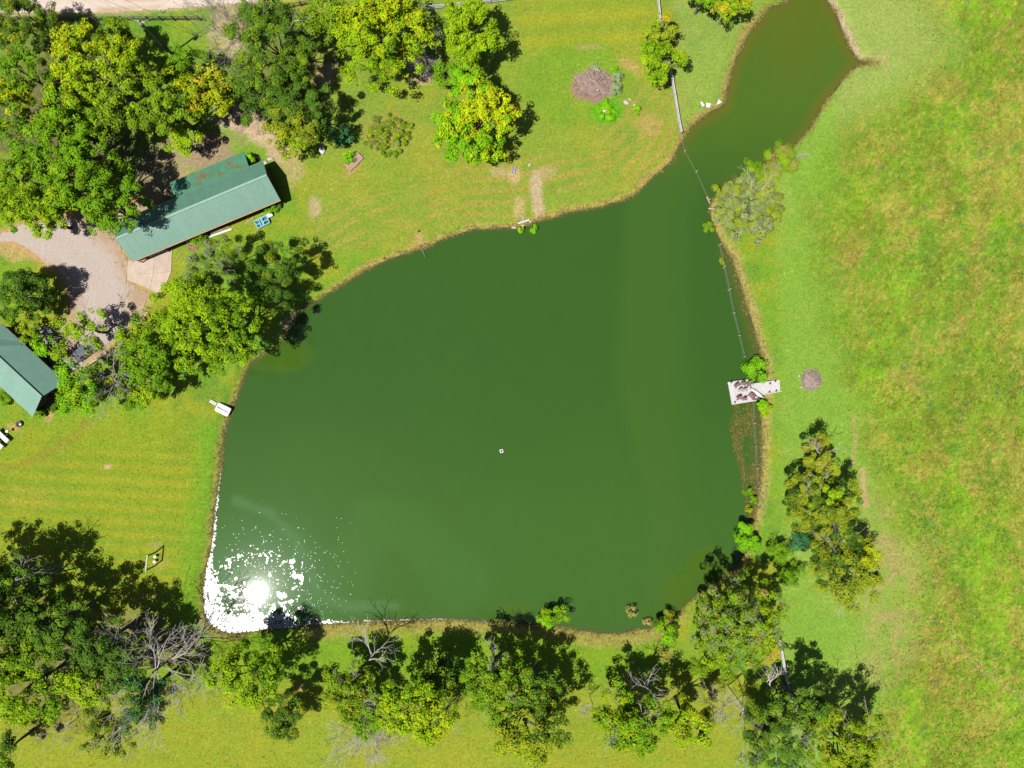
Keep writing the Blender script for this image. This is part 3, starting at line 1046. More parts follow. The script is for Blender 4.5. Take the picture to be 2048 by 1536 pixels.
PI = math.pi
W_ = 'trees of the wooded top left corner'
B_ = 'trees along the lower bank'
R_ = 'trees by the pasture'
M_ = 'trees between house and pond'
S_ = 'shrubs at the water edge'
TREES = [
    # top left wood
    (40, 48, 74, 11, 'dark', 'dark olive feathery tree in the top left corner under the dirt road', W_, dict(leaf=.2, patch=[('olive', None, 0, .35)])),
    (52, 150, 62, 11, 'green', 'mid green tree just below the dark corner tree at the left edge', W_, dict()),
    (28, 232, 74, 12, 'green', 'green tree at left edge carrying a yellow patch, above the big bright crown', W_, dict(patch=[('yellow', 1.0, .1, .6)])),
    (236, 78, 46, 9, 'mid', 'olive green tree right beside the utility pole under the dark fence', W_, dict()),
    (205, 160, 112, 15, 'bright', 'largest yellow green crown of the top left wood', W_, dict(patch=[('yellow', 2.0, .1, .6), ('mid', -.8, .3, .6)])),
    (372, 135, 46, 8, 'green', 'fresh green tree right of the utility pole foot', W_, dict()),
    (330, 212, 70, 14, 'mid', 'olive crown between the largest yellow crown and the golden tree', W_, dict(patch=[('yellow', 1.2, .5, .5)])),
    (425, 190, 58, 11, 'olive', 'golden yellow tree beside the dark feathery oak', W_, dict(patch=[('yellow', None, 0, .5), ('orange', None, 0, .12)], dens=.85)),
    (372, 284, 40, 7, 'bright', 'small yellow green tree overhanging the shady yard behind the long house', W_, dict(dens=.8)),
    (150, 260, 80, 14, 'green', 'deep green crown in the middle of the top left wood', W_, dict()),
    (62, 375, 98, 13, 'green', 'big bright green tree at left edge above the gravel driveway', W_, dict(patch=[('bright', -2.2, 0, .7)])),
    (170, 362, 88, 15, 'green', 'big green tree between left edge tree and long house', W_, dict(patch=[('bright', -2, .1, .4)])),
    (232, 418, 66, 14, 'green', 'green tree whose lowest boughs reach the west end of the long house', W_, dict()),
    (95, 440, 42, 9, 'bright', 'yellow green bough tree leaning over the gravel driveway', W_, dict()),
    # dark oak group
    (548, 92, 104, 13, 'dark', 'large dark feathery tree right of the bare grey tree', 'trees along the top fence', dict(leaf=.22, patch=[('mid', None, 0, .5)], twigs=3)),
    (600, 235, 82, 11, 'dark', 'dark tree with ragged boughs above the small white boat', 'trees along the top fence', dict(leaf=.22, patch=[('olive', -1.9, .1, .8)], dens=.8)),
    (520, 190, 58, 10, 'dark', 'dark tree at the edge of the shady yard', 'trees along the top fence', dict(leaf=.22, patch=[('mid', None, 0, .3)])),
    (590, 285, 38, 7, 'bright', 'low yellow green boughs beside the small white boat', 'trees along the top fence', dict(dens=.7)),
    (768, 82, 108, 12, 'bright', 'big brilliant yellow green tree in the middle of the top edge', 'trees along the top fence', dict(patch=[('yellow', 1.4, -.1, .45), ('green', -1.4, .3, .5)])),
    (658, 40, 62, 11, 'mid', 'mid green tree between the dark tree and the brilliant yellow one', 'trees along the top fence', dict()),
    (940, 70, 72, 11, 'bright', 'round bright green tree under the white top fence', 'trees along the top fence', dict(dens=1.3, nl=10, patch=[('green', None, 0, .2)])),
    (895, 150, 34, 5, 'green', 'small fresh green tree between the dead boughs and the maple', 'trees along the top fence', dict()),
    (948, 180, 52, 9, 'lime', 'lime green crown just above the golden maple', 'trees along the top fence', dict(dens=1.3, patch=[('yellow', None, 0, .15)])),
    (950, 250, 84, 11, 'yellow', 'golden yellow maple standing on the upper lawn', 'trees along the top fence', dict(leaf=.3, dens=1.5, nl=10, zlo=.12, patch=[('lime', 3.4, .25, .8), ('lime', -1.2, .35, .8), ('orange', .7, .75, .3)])),
    (1322, 66, 36, 8, 'olive', 'upper tree on the white rail fence with orange leaf tips', 'trees on the white rail fence', dict(patch=[('orange', 1.0, .1, .5), ('bright', None, 0, .3)])),
    (1325, 120, 46, 9, 'bright', 'lower tree on the white rail fence, dense and green', 'trees on the white rail fence', dict(dens=1.5, nl=8, patch=[('green', None, 0, .4)])),
    (1462, 8, 44, 9, 'bright', 'tree at the top edge left of the inlet', 'trees beside the inlet', dict(patch=[('olive', None, 0, .4), ('orange', None, 0, .08)])),
    (1408, -8, 34, 8, 'green', 'tree at the top edge half cut off, above the lawn beside the inlet', 'trees beside the inlet', dict()),
    # between house and pond
    (425, 650, 112, 15.5, 'bright', 'big bright green tree between concrete pad and pond', M_, dict(patch=[('green', -.6, .1, .6)])),
    (352, 610, 46, 9, 'bright', 'small bright tree at the concrete pad corner', M_, dict()),
    (430, 530, 62, 10, 'grey', 'grey green feathery tree below the red stone bed', M_, dict(leaf=.17, dens=.7, twigs=5, patch=[('mid', None, 0, .35)])),
    (556, 532, 54, 12, 'dark', 'dark brownish tree above the pond bank near the turquoise boat', M_, dict(leaf=.2, dens=.75, patch=[('olive', None, 0, .2)])),
    (545, 590, 46, 9, 'dark', 'dark bluish tree on the bank right of the big bright tree', M_, dict(leaf=.2)),
    (300, 695, 72, 10, 'green', 'green tree left of the big bright tree by the pond', M_, dict(patch=[('bright', 2.3, .1, .6)])),
    (300, 765, 62, 9, 'green', 'dense tree at the lawn corner below the grey twiggy tree', M_, dict(patch=[('bright', -1.8, .1, .5)])),
    (168, 780, 64, 9, 'lime', 'lime green tree beside the gable of the left house', M_, dict(patch=[('bright', None, 0, .4)])),
    (176, 660, 52, 8, 'bright', 'thin see-through tree standing over the gravel turning place', M_, dict(dens=.5, twigs=5)),
    (36, 588, 57, 11, 'dark', 'compact round dark green tree at left edge below the driveway', M_, dict(leaf=.24, dens=2.3, nl=12, zlo=.1, patch=[('green', 3.6, 0, .5)])),
    # bottom left
    (14, 1200, 92, 14, 'dark', 'dark tree in shade at the left edge above the bright green one', B_, dict(patch=[('mid', None, 0, .3)], twigs=2)),
    (-75, 1195, 90, 15, 'dark', 'tall dark tree reaching in from the left edge beside the striped lawn', B_, dict(twigs=2)),
    (-70, 1290, 110, 15, 'mid', 'tall tree cut by the left edge in the lower left wood', B_, dict()),
    (120, 1240, 78, 13, 'dark', 'tall dark tree in the middle of the lower left shade', B_, dict(patch=[('mid', None, 0, .3)], dens=1.0)),
    (205, 1285, 62, 15, 'dark', 'dark tree in deep shade above left of the big dead tree', B_, dict()),
    (252, 1335, 52, 14, 'dark', 'added dark shade tree between deep shade and the big dead tree', B_, dict()),  # put in so its shadow reaches towards the pond corner
    (62, 1370, 100, 13, 'bright', 'large bright green tree in the lower left corner', B_, dict(patch=[('green', .6, .0, .8)])),
    (185, 1365, 60, 14, 'bright', 'yellow green narrow tree left of the big dead tree', B_, dict(dens=.85)),
    (290, 1290, 30, 10, 'bright', 'small yellow green sprouts above the big dead tree', B_, dict(dens=.8)),
    (222, 1462, 66, 10, 'olive', 'olive tree below the big dead tree, long shadow streaks', B_, dict(leaf=.2, dens=.75, patch=[('dark', None, 0, .5)])),
    (10, 1500, 38, 10, 'dark', 'dark tree in the bottom left corner', B_, dict(patch=[('green', None, 0, .3)])),
    (290, 1390, 58, 13, 'dark', 'dark green undergrowth tree beneath the big dead tree', B_, dict(dens=.6, patch=[('teal', None, 0, .4)])),
    # bottom row
    (500, 1350, 74, 13, 'bright', 'bright green tree at the left end of the bottom row', B_, dict(dens=1.25, nl=10, patch=[('green', .8, 0, .8)])),
    (572, 1432, 54, 9, 'dark', 'dark olive tree below right of the row end', B_, dict(dens=1.4, nl=9, leaf=.2, patch=[('olive', None, 0, .25)])),
    (700, 1378, 64, 12, 'mid', 'grey green tree with bare grey tips in the bottom row', B_, dict(dens=1.0, twigs=4, patch=[('olive', None, 0, .3)])),
    (732, 1425, 46, 9, 'green', 'green lower crown beside the bare drooping branches', B_, dict(dens=1.1)),
    (832, 1408, 80, 14, 'bright', 'brilliant yellow green tree in the bottom row', B_, dict(leaf=.3, dens=1.3, nl=10, patch=[('yellow', None, 0, .2), ('green', 1.5, .3, .7)])),
    (885, 1352, 46, 11, 'dark', 'dark crown above the brilliant yellow green tree', B_, dict(patch=[('mid', None, 0, .3)])),
    (985, 1365, 70, 14, 'green', 'green tree with one bleached bare bough in the bottom row', B_, dict(patch=[('mid', None, 0, .4)], twigs=3)),
    (1075, 1375, 56, 12, 'dark', 'dark tree right of the bleached bough', B_, dict(patch=[('mid', None, 0, .5)], dens=.8)),
    (1050, 1448, 86, 14, 'olive', 'olive tree nearest the bottom edge left of the gap', B_, dict(dens=1.2, patch=[('dark', 1.2, 0, .6), ('bright', -1.6, .3, .6)])),
    (1262, 1438, 76, 14, 'green', 'green tree with grey bare tips right of the lawn gap', B_, dict(dens=1.35, nl=10, patch=[('bright', 3.4, 0, .7)], twigs=5)),
    (1375, 1445, 54, 13, 'bright', 'yellow green tree right end of the lawn gap group', B_, dict(dens=1.3, nl=9, patch=[('yellow', .9, .3, .3), ('olive', None, 0, .3)])),
    (1478, 1245, 98, 13, 'mid', 'broad pale green tree at the lower right corner of the pond', R_, dict(leaf=.24, dens=.9, patch=[('grey', None, 0, .3), ('brown', None, 0, .08), ('bright', -.2, .3, .5)])),
    (1425, 1300, 58, 9, 'mid', 'smaller pale tree below left of the broad one by the pond corner', R_, dict(leaf=.24, dens=.9, patch=[('bright', None, 0, .3)])),
    (1545, 1470, 88, 12, 'dark', 'dark tree full of bare twigs near the bottom right fence', R_, dict(dens=.6, twigs=9, patch=[('mid', None, 0, .4)], leaf=.22)),
    (1695, 1495, 96, 13, 'olive', 'large yellow olive tree at the bottom edge right of the short fence', R_, dict(leaf=.22, dens=.85, twigs=2, patch=[('bright', None, 0, .4)])),
    (1612, 1420, 58, 14, 'dark', 'dark tree throwing the long shadow beside the short fence', R_, dict(patch=[('mid', None, 0, .3)], dens=.9)),
    # right side
    (1638, 915, 44, 8, 'olive', 'sparse olive tree topmost of the three by the pasture', R_, dict(leaf=.2, dens=.8, twigs=3, patch=[('brown', None, 0, .2)])),
    (1640, 1005, 76, 9, 'olive', 'spreading olive tree with a bright yellow green heart by the pasture', R_, dict(leaf=.21, dens=1.1, twigs=4, patch=[('dark', None, 0, .3)])),
    (1645, 985, 38, 10.5, 'bright', 'bright yellow green crown inside the spreading olive tree', R_, dict(leaf=.3)),
    (1684, 1132, 82, 10, 'olive', 'lowest olive tree of the three with yellow patch, by the pasture', R_, dict(leaf=.2, dens=1.25, twigs=4, patch=[('yellow', .4, .55, .9), ('dark', 2.2, .1, .6)])),
    (1500, 418, 72, 4, 'olive', 'grey olive thicket full of pale bare twigs on the east bank', S_, dict(leaf=.17, dens=1.15, nl=9, clump=.42, zlo=.1, twigs=5, twig_mat=M_deadpale, patch=[('grey', None, 0, .45), ('sage', None, 0, .2)])),
]
for (u, v, r, H, pal, label, grp, kw) in TREES:
    tree(u, v, r, H, pal, label, group=grp, **kw)

SHRUBS = [
    (1500, 1082, 27, 3, 'lime', 'bright lime shrub in the water south of the brown weed bed', S_, dict(zlo=.05, leaf=.2)),
    (1494, 1060, 20, 2.5, 'lime', 'upper half of the lime shrub pair below the weed bed', S_, dict(zlo=.05, leaf=.2)),
    (1513, 741, 25, 2.6, 'lime', 'bright green shrub hanging over the dock walkway', S_, dict(zlo=.05, leaf=.17)),
    (1524, 809, 11, 1.5, 'lime', 'small lime shrub just below the dock platform', S_, dict(zlo=.05, leaf=.15)),
    (1531, 820, 13, 1.4, 'bright', 'yellowish shrub below the small lime one by the dock', S_, dict(zlo=.05, leaf=.15)),
    (1566, 317, 37, 2.6, 'mid', 'brown olive bush on the inlet east bank', S_, dict(zlo=.05, leaf=.17, patch=[('brown', None, 0, .25)], twigs=2)),
    (1508, 344, 27, 2.4, 'mid', 'green bush between the brown olive bush and the twiggy thicket', S_, dict(zlo=.05, leaf=.17, patch=[('green', None, 0, .3)])),
    (1419, 453, 12, 1.5, 'mid', 'small round bush in the water left of the twiggy thicket', S_, dict(zlo=.05, leaf=.15, clump=.35)),
    (1447, 522, 6, 1.2, 'olive', 'tiny bush beside the wire fence below the twiggy thicket', S_, dict(zlo=.05, leaf=.12, clump=.25)),
    (1105, 1238, 28, 3, 'lime', 'bright bush at the middle of the lower shore', S_, dict(zlo=.05, leaf=.2, patch=[('bright', None, 0, .4)])),
    (1338, 1262, 30, 3.2, 'lime', 'bright bush left of the broad pale tree on the lower shore', S_, dict(zlo=.05, leaf=.2, patch=[('green', None, 0, .4)])),
    (1335, 1240, 20, 2.0, 'olive', 'reddish green weeds growing out of the water above the bright bush', S_, dict(zlo=.05, leaf=.14, dens=.6, patch=[('brown', None, 0, .3)])),
    (1560, 1105, 26, 3, 'green', 'fresh green bush at the top of the deep shade by the pond corner', S_, dict(zlo=.05, leaf=.2)),
    (1580, 1150, 26, 2.5, 'green', 'green bush below the olive trees at the edge of the deep shade', S_, dict(zlo=.05, leaf=.2)),
    (1600, 1085, 22, 4, 'teal', 'bluish shrub between the spreading and the lowest olive tree', S_, dict(zlo=.05, leaf=.2)),
    (684, 272, 25, 3.4, 'teal', 'bluish dark green shrub right of the small white boat', 'yard shrubs', dict(zlo=.05, leaf=.24)),
    (697, 315, 11, 1.2, 'lime', 'low green plant growing across the small wooden deck', 'yard shrubs', dict(zlo=.05, leaf=.2, clump=.4)),
    (398, 478, 16, 1.7, 'green', 'green bush growing by the red stone bed', 'yard shrubs', dict(zlo=.05, leaf=.2)),
    (540, 414, 13, 1.4, 'green', 'bush beside the turquoise pedal boat', 'yard shrubs', dict(zlo=.05, leaf=.18)),
    (556, 403, 9, 1.2, 'dark', 'dark bush at the east corner of the long house', 'yard shrubs', dict(zlo=.05, leaf=.18)),
    (500, 318, 11, 1.8, 'lime', 'green bush in the corner behind the long house', 'yard shrubs', dict(zlo=.05, leaf=.2)),
    (60, 665, 24, 4.5, 'olive', 'yellowish shrub by the corner of the left house', 'yard shrubs', dict(dens=.8, patch=[('green', -1, 0, .6)])),
    (84, 690, 24, 3.5, 'lime', 'lime shrub along the shaded wall of the left house', 'yard shrubs', dict()),
    (120, 706, 24, 3, 'bright', 'low yellow green shrub at the gravel turning place', 'yard shrubs', dict(dens=.5)),
    (78, 826, 13, 1.4, 'green', 'round shrub by the gable of the left house', 'yard shrubs', dict(zlo=.05, leaf=.2)),
    (106, 815, 8, 1.2, 'dark', 'small dark shrub right of the gable shrub', 'yard shrubs', dict(zlo=.05, leaf=.2)),
    (8, 795, 17, 2.2, 'green', 'green bush at the left edge beneath the house eave', 'yard shrubs', dict(zlo=.05, leaf=.2)),
    (1235, 153, 11, 1.2, 'sage', 'upper sage grey clipped shrub by the brush heap', 'yard shrubs', dict(zlo=.05, leaf=.13, dens=1.4, clump=.35)),
    (1232, 175, 14, 1.3, 'sage', 'lower sage grey clipped shrub by the brush heap', 'yard shrubs', dict(zlo=.05, leaf=.13, dens=1.4, clump=.35)),
    (1228, 140, 8, .8, 'lime', 'yellow green weeds above the sage shrubs', 'yard shrubs', dict(zlo=.05, leaf=.15, clump=.3)),
    (1213, 220, 22, .7, 'lime', 'low lime weeds around the white rock', 'yard shrubs', dict(zlo=.05, leaf=.15, clump=.35)),
    (1274, 218, 8, .7, 'lime', 'small lime weed tuft right of the tan stones', 'yard shrubs', dict(zlo=.05, leaf=.15, clump=.3)),
    (778, 266, 48, .7, 'mid', 'tall weeds in the bed between maple and teal shrub', 'yard shrubs', dict(zlo=.05, leaf=.15, dens=.7, clump=.34, patch=[('straw', None, 0, .3), ('bright', None, 0, .2)])),
    (1068, 456, 7, 1.0, 'lime', 'lime water plant right of the drain pipe', S_, dict(zlo=.05, leaf=.16, clump=.28)),
    (1041, 457, 6, .8, 'bright', 'yellow green water plant below the drain pipe', S_, dict(zlo=.05, leaf=.14, clump=.26)),
    (1265, 1227, 11, 1.4, 'straw', 'straw coloured reed clump standing in the water off the lower shore', S_, dict(zlo=.05, leaf=.14, clump=.32, patch=[('olive', None, 0, .3)])),
    (1296, 1245, 8, .8, 'straw', 'thin reed clump between the straw clump and the lower shore', S_, dict(zlo=.05, leaf=.12, clump=.3, dens=.6)),
    (1499, 985, 9, .7, 'green', 'green plant in the lower part of the brown weed bed', S_, dict(zlo=.05, leaf=.15, clump=.3)),
    (1510, 1000, 7, .7, 'green', 'small green plant by the last wire fence posts', S_, dict(zlo=.05, leaf=.15, clump=.3, dens=.7)),
    (1500, 1018, 9, .5, 'olive', 'olive weed patch above the lime shrub pair', S_, dict(zlo=.05, leaf=.14, clump=.3)),
]
for (u, v, r, H, pal, label, grp, kw) in SHRUBS:
    tree(u, v, r, H, pal, label, cat='shrub', name='shrub', group=grp, **kw)

# bare trees and limbs
dead_tree(300, 1350, 100, 13, 'big bleached dead tree spreading over the lower left wood', 1, M_deadpale, 15, fl=.3, r0=.075)
dead_tree(470, 62, 84, 9, 'bare grey tree at the top edge between dirt road and dark tree', 2, M_darkbranch, 7, fl=.25, arc=(2.0, 4.4), r0=.06)
dead_tree(850, 95, 40, 6, 'grey dead boughs hanging between the yellow and the round green tree', 3, M_dead, 9, fl=.2, arc=(3.6, 5.6), droop=-.04, r0=.06)
dead_tree(846, 60, 34, 6, 'upper grey dead boughs under the white top fence', 4, M_dead, 6, fl=.2, r0=.05)
dead_tree(735, 1325, 58, 10, 'bare grey forked crown rising above the bottom row', 5, M_deadpale, 4, fl=.35, depth=2, arc=(0.3, 2.8), r0=.08)
dead_tree(715, 1440, 72, 7, 'bare drooping branches at the lower lawn, left of the brilliant tree', 6, M_deadpale, 8, fl=.15, arc=(3.5, 6.0), r0=.07)
dead_tree(918, 1400, 70, 9, 'dark broken limb hanging over the lower lawn right of the brilliant tree', 7, M_darkbranch, 3, fl=.1, arc=(3.9, 4.6), r0=.09)
dead_tree(985, 1340, 40, 13, 'bleached forked bough standing in the middle of the bottom row', 8, M_deadpale, 3, fl=.4, depth=2, arc=(0.6, 2.2), r0=.1)
dead_tree(1188, 1425, 30, 8, 'thin bare limb on the left side of the lawn gap group', 9, M_deadpale, 3, fl=.2, arc=(2.4, 4.2), depth=2, r0=.05)
dead_tree(1300, 1385, 40, 12, 'grey bare tips above the lawn gap group', 10, M_dead, 7, fl=.5, depth=2, r0=.06)
dead_tree(1490, 1420, 70, 11, 'grey bare branches left of the dark twiggy tree at the bottom', 11, M_dead, 7, fl=.3, arc=(2.2, 5.2), r0=.07)
dead_tree(1550, 1385, 40, 12, 'pale bare fork beside the short fence', 12, M_deadpale, 3, fl=.4, depth=2, arc=(.4, 1.9), r0=.08)
dead_tree(218, 748, 60, 9, 'grey twiggy tree between left house and green trees', 13, M_dead, 8, fl=.3, r0=.06)
dead_tree(10, 1170, 50, 15, 'bare limb reaching in at the left edge above the lower left wood', 14, M_dead, 4, fl=.3, arc=(-.2, .9), depth=2, r0=.1)
dead_tree(110, 1470, 34, 5, 'low bare shrub on the lawn right of the large bright corner tree', 15, M_deadpale, 6, fl=.3, depth=2, r0=.03)

# ------------------------------------------------------------------ scattered grasses and scum (uncountable)
def scatter(name, pts_u, pts_v, palfun, size, zfun, seed, blades=4, up=0.55, wid=0.35, mat=M_grass):
    rng = np.random.RandomState(seed)
    n = len(pts_u)
    u = np.repeat(pts_u, blades) + rng.normal(0, 0.9, n * blades)
    v = np.repeat(pts_v, blades) + rng.normal(0, 0.9, n * blades)
    s = np.repeat(size, blades) * rng.uniform(0.6, 1.3, n * blades)
    a = rng.uniform(0, 6.283, n * blades)
    base = np.stack([(u - 1024) * K, (768 - v) * K, zfun(u, v)], -1)
    out = np.stack([np.cos(a), np.sin(a), np.zeros_like(a)], -1)
    side = np.stack([-np.sin(a), np.cos(a), np.zeros_like(a)], -1)
    tip = base + out * (s * rng.uniform(0.45, 0.9, n * blades))[:, None] + np.array((0, 0, 1.0)) * (s * up)[:, None]
    mid = base * 0.5 + tip * 0.5 + np.array((0, 0, 1.0)) * (s * 0.15)[:, None]
    w = (s * wid)[:, None]
    V = np.stack([base, mid + side * w * .5, tip, mid - side * w * .5], 1).reshape(-1, 3)
    col = np.repeat(palfun(u, v, rng), 4, 0)
    F = np.arange(len(V)).reshape(-1, 4)
    return obj(name, make_mesh(name, V, [F], col), mat, kind='stuff')


rs = np.random.RandomState(77)
# pasture tufts
n = 60000
pu = rs.uniform(1560, 2070, n)
pv = rs.uniform(-20, 1560, n)
pd = poly_sdf(pu, pv, POND)
edge_u = np.interp(pv, [0, 120, 260, 420, 700, 900, 1100, 1300, 1540], [1800, 1860, 1690, 1610, 1670, 1730, 1830, 1760, 1700])
k = (pd > 14) & (pu > edge_u + rs.normal(0, 22, n)) & (fbm(pu, pv, 40, 3, 141) > rs.uniform(0.2, 0.75, n))
pu, pv = pu[k], pv[k]


def ground_like(u, v, rng):
    c = base_colour(u, v, poly_sdf(u, v, POND))
    return c * rng.uniform(0.8, 1.35, (len(u), 1)) * np.array((1.0, 1.05, 0.9))


flat = lambda u, v: np.full(len(u), 0.0)
scatter('pasture_grass', pu, pv, ground_like, rs.uniform(.12, .30, len(pu)), flat, 11, blades=3, up=.35, wid=.45)

n = 60000
lu = rs.uniform(-20, 1720, n)
lv = rs.uniform(-20, 1560, n)
ld_ = poly_sdf(lu, lv, POND)
k = (ld_ > 10) & (poly_sdf(lu, lv, DRIVE) > 12) & (poly_sdf(lu, lv, ROAD) > 4) & (fbm(lu, lv, 30, 3, 143) > rs.uniform(.1, .7, n))
k &= ~((lu > 225) & (lu < 570) & (lv > 290) & (lv < 595))
lu, lv = lu[k], lv[k]
scatter('lawn_grass', lu, lv, ground_like, rs.uniform(.08, .19, len(lu)), flat, 16, blades=3, up=.3, wid=.5)

# dry shore growth all along the bank
sp = np.array(POND + [POND[0]], float)
seg = np.hypot(*np.diff(sp, axis=0).T)
cum = np.concatenate([[0], np.cumsum(seg)])
n = 13000
t = rs.uniform(0, cum[-1], n)
su = np.interp(t, cum, sp[:, 0])
sv = np.interp(t, cum, sp[:, 1])
su += rs.normal(0, 5, n)
sv += rs.normal(0, 5, n)
sd = poly_sdf(su, sv, POND)
k = (sd > -2.6) & (sd < 2 + 16 * fbm(su, sv, 40, 3, 84) ** 1.5 * 1.6) & (fbm(su, sv, 16, 3, 85) > rs.uniform(.2, .6, len(su))) & (sv > -40) & ~((su > 1455) & (sv > 755) & (sv < 795))
su, sv, sd = su[k], sv[k], sd[k]


def shore_pal(u, v, rng):
    p = np.array(PAL['straw'] + PAL['brown'] + [(.12, .16, .02)])
    return p[rng.randint(0, len(p), len(u))] * rng.uniform(.7, 1.2, (len(u), 1))


bankz = lambda u, v: np.maximum(bank(poly_sdf(u, v, POND)), WATER_Z)
scatter('shore_grass', su, sv, shore_pal, rs.uniform(.15, .34, len(su)), bankz, 12, blades=4, up=.35)

# brown weeds floating between dock and lower right shrub
WEED = [(1470, 812), (1500, 806), (1510, 830), (1506, 870), (1508, 905), (1518, 940), (1520, 990), (1518, 1040), (1500, 1045), (1490, 1000), (1484, 955), (1476, 915), (1466, 880), (1460, 856)]
n = 9000
wu_ = rs.uniform(1455, 1530, n)
wv_ = rs.uniform(800, 1050, n)
k = (poly_sdf(wu_, wv_, WEED) < 2 * rs.normal(0, 1, n)) & (fbm(wu_, wv_, 14, 3, 151) > rs.uniform(.25, .68, n))
k &= ~((np.hypot((wu_ - 1500) / 14, (wv_ - 900) / 30) < 1) & (rs.rand(n) < .75))
wu_, wv_ = wu_[k], wv_[k]


def weed_pal(u, v, rng):
    p = np.array([(.16, .125, .03), (.12, .11, .025), (.20, .165, .045), (.085, .095, .02), (.13, .15, .03)])
    return p[rng.randint(0, len(p), len(u))] * rng.uniform(.6, 1.15, (len(u), 1))


scatter('floating_weed', wu_, wv_, weed_pal, rs.uniform(.14, .3, len(wu_)), lambda u, v: np.full(len(u), WATER_Z + .005), 13, blades=3, up=.25, wid=.5)

# shallow water plants on the east margin
n = 2600
eu = rs.uniform(1440, 1536, n)
ev = rs.uniform(490, 1010, n)
ed_ = poly_sdf(eu, ev, POND)
k = (ed_ > -13) & (ed_ < 16) & (fbm(eu, ev, 20, 3, 152) > rs.uniform(.3, .7, n)) & ~((ev > 752) & (ev < 800))
eu, ev = eu[k], ev[k]
scatter('marsh_grass', eu, ev, shore_pal, rs.uniform(.16, .36, len(eu)), bankz, 14, blades=3)

# white scum and foam blown into the lower left corner
M_scum = solid('scum', (0.25, 0.24, 0.25), 0.27, 0.2, 5, spec=0.25)


def scum_field(u, v):
    d = -poly_sdf(u, v, POND)
    n1_ = fbm(u, v, 26, 4, 161)
    n2_ = fbm(u, v, 7, 3, 162)
    n3_ = vnoise(u, v, 3.0, 163)
    lw = np.interp(v, [840, 900, 1000, 1050, 1100, 1140, 1180, 1270], [.8, 1.6, 3.2, 4.8, 7.5, 13, 28, 34])
    rag = 2.2 * (n2_ - .5) + 1.6 * (n3_ - .5)
    left = (u < 480) * (lw * (0.35 + 0.95 * n1_ + 0.55 * rag) - d)
    bw = np.interp(u, [405, 440, 500, 540, 575, 605, 640, 700, 800, 1000], [44, 50, 66, 56, 36, 18, 7, 3.5, 2, .8])
    bot = (v > 1170) * (bw * (0.30 + 1.0 * n1_ + 0.75 * rag) - d)
    hole = sstep(9, 3, np.hypot((u - 446) * 1.0, (v - 1185) * .3) + 5 * (n2_ - .5))
    f = np.maximum(np.where(u < 480, left, -9), np.where(v > 1170, bot, -9))
    f = f - 22 * hole
    # torn flakes
    q = np.hypot((u - 505) / 105, (v - 1150) / 95)
    reg = sstep(1.1, .8, q)
    band = sstep(16, 4, line_dist(u, v, [(435, 1140), (470, 1118), (520, 1110), (555, 1117), (580, 1135), (598, 1160), (600, 1195)]) + 14 * (n1_ - .5))
    g = (n2_ * .5 + n3_ * .5) - 0.80 + 0.165 * band + .03 * sstep(1080, 1200, v)
    f = np.maximum(f, np.where(reg > .3, g * 30, -9))
    for (x, y, rx, ry, a) in ((595, 1155, 16, 8, .4), (588, 1176, 12, 5, -.5), (575, 1205, 20, 5, -.2), (560, 1193, 14, 9, 0), (602, 1218, 12, 6, .2),
                              (566, 1222, 5, 9, .4), (538, 1150, 4, 7, 0), (486, 1168, 3, 7, 0), (467, 1192, 12, 9, .5), (580, 1122, 10, 6, .5), (470, 1158, 3, 5, .6)):
        ca, sa = math.cos(a), math.sin(a)
        qq = np.hypot(((u - x) * ca + (v - y) * sa) / rx, (-(u - x) * sa + (v - y) * ca) / ry)
        f = np.maximum(f, 10 * (.66 - qq + 1.3 * (n2_ - .5)))
    # far specks
    sp_ = (hash2(np.floor(u / 0.9), np.floor(v / 0.9), 165) > 0.9978 - .010 * sstep(150, 40, np.abs(u - 560)) * sstep(1040, 1120, v)) * sstep(1010, 1040, v) * sstep(820, 600, u)
    f = np.maximum(f, np.where(sp_ > .5, 1, -9))
    holes = (hash2(np.floor(u / 0.9), np.floor(v / 0.9), 171) < 0.30 + 0.9 * (0.5 - n2_)) & (f < 60)
    f = np.where(holes, -9, f)
    return np.where(d > 0.3, f, -9)


cell_mesh('algae_scum', (400, 830, 1010, 1275), 0.9, scum_field, WATER_Z + .012, M_scum, 'stuff', jitter=.45)

# ------------------------------------------------------------------ materials for built things
M_roof = solid('green_roof_metal', (0.066, 0.152, 0.108), 0.42, 0.10, 1.5, spec=0.5)
M_roofback = solid('green_roof_weathered', (0.045, 0.140, 0.082), 0.5, 0.16, 1.2, dirt=((0.17, 0.075, 0.035), 1.1, 0.64))
M_roof2 = solid('pale_green_roof_metal', (0.125, 0.215, 0.170), 0.38, 0.07, 1.2, spec=0.5)
M_roof3 = solid('mid_green_roof_metal', (0.120, 0.225, 0.170), 0.4, 0.07, 1.2, spec=0.5)
M_ridge = solid('roof_ridge_metal', (0.14, 0.23, 0.18), 0.4, 0.1, 2)
M_wall = solid('red_brown_wall', (0.085, 0.032, 0.022), 0.8, 0.2, 9)
M_trim = solid('trim_board', (0.30, 0.19, 0.10), 0.7, 0.25, 4)
M_white = solid('white_paint', (0.42, 0.41, 0.40), 0.5, 0.08, 4)
M_whitewood = solid('white_rail', (0.36, 0.35, 0.36), 0.6, 0.12, 5)
M_blackwood = solid('black_stained_wood', (0.045, 0.038, 0.036), 0.8, 0.3, 6)
M_greywood = solid('weathered_plank', (0.355, 0.335, 0.335), 0.75, 0.14, 3, grain=(1, 1, 1))
M_tanwood = solid('reddish_plank', (0.27, 0.165, 0.125), 0.8, 0.2, 4)
M_darkwood = solid('dark_post', (0.06, 0.05, 0.042), 0.85, 0.25, 6)
M_conc = solid('concrete', (0.30, 0.235, 0.185), 0.85, 0.16, 0.9, dirt=((0.22, 0.16, 0.115), 1.6, 0.62))
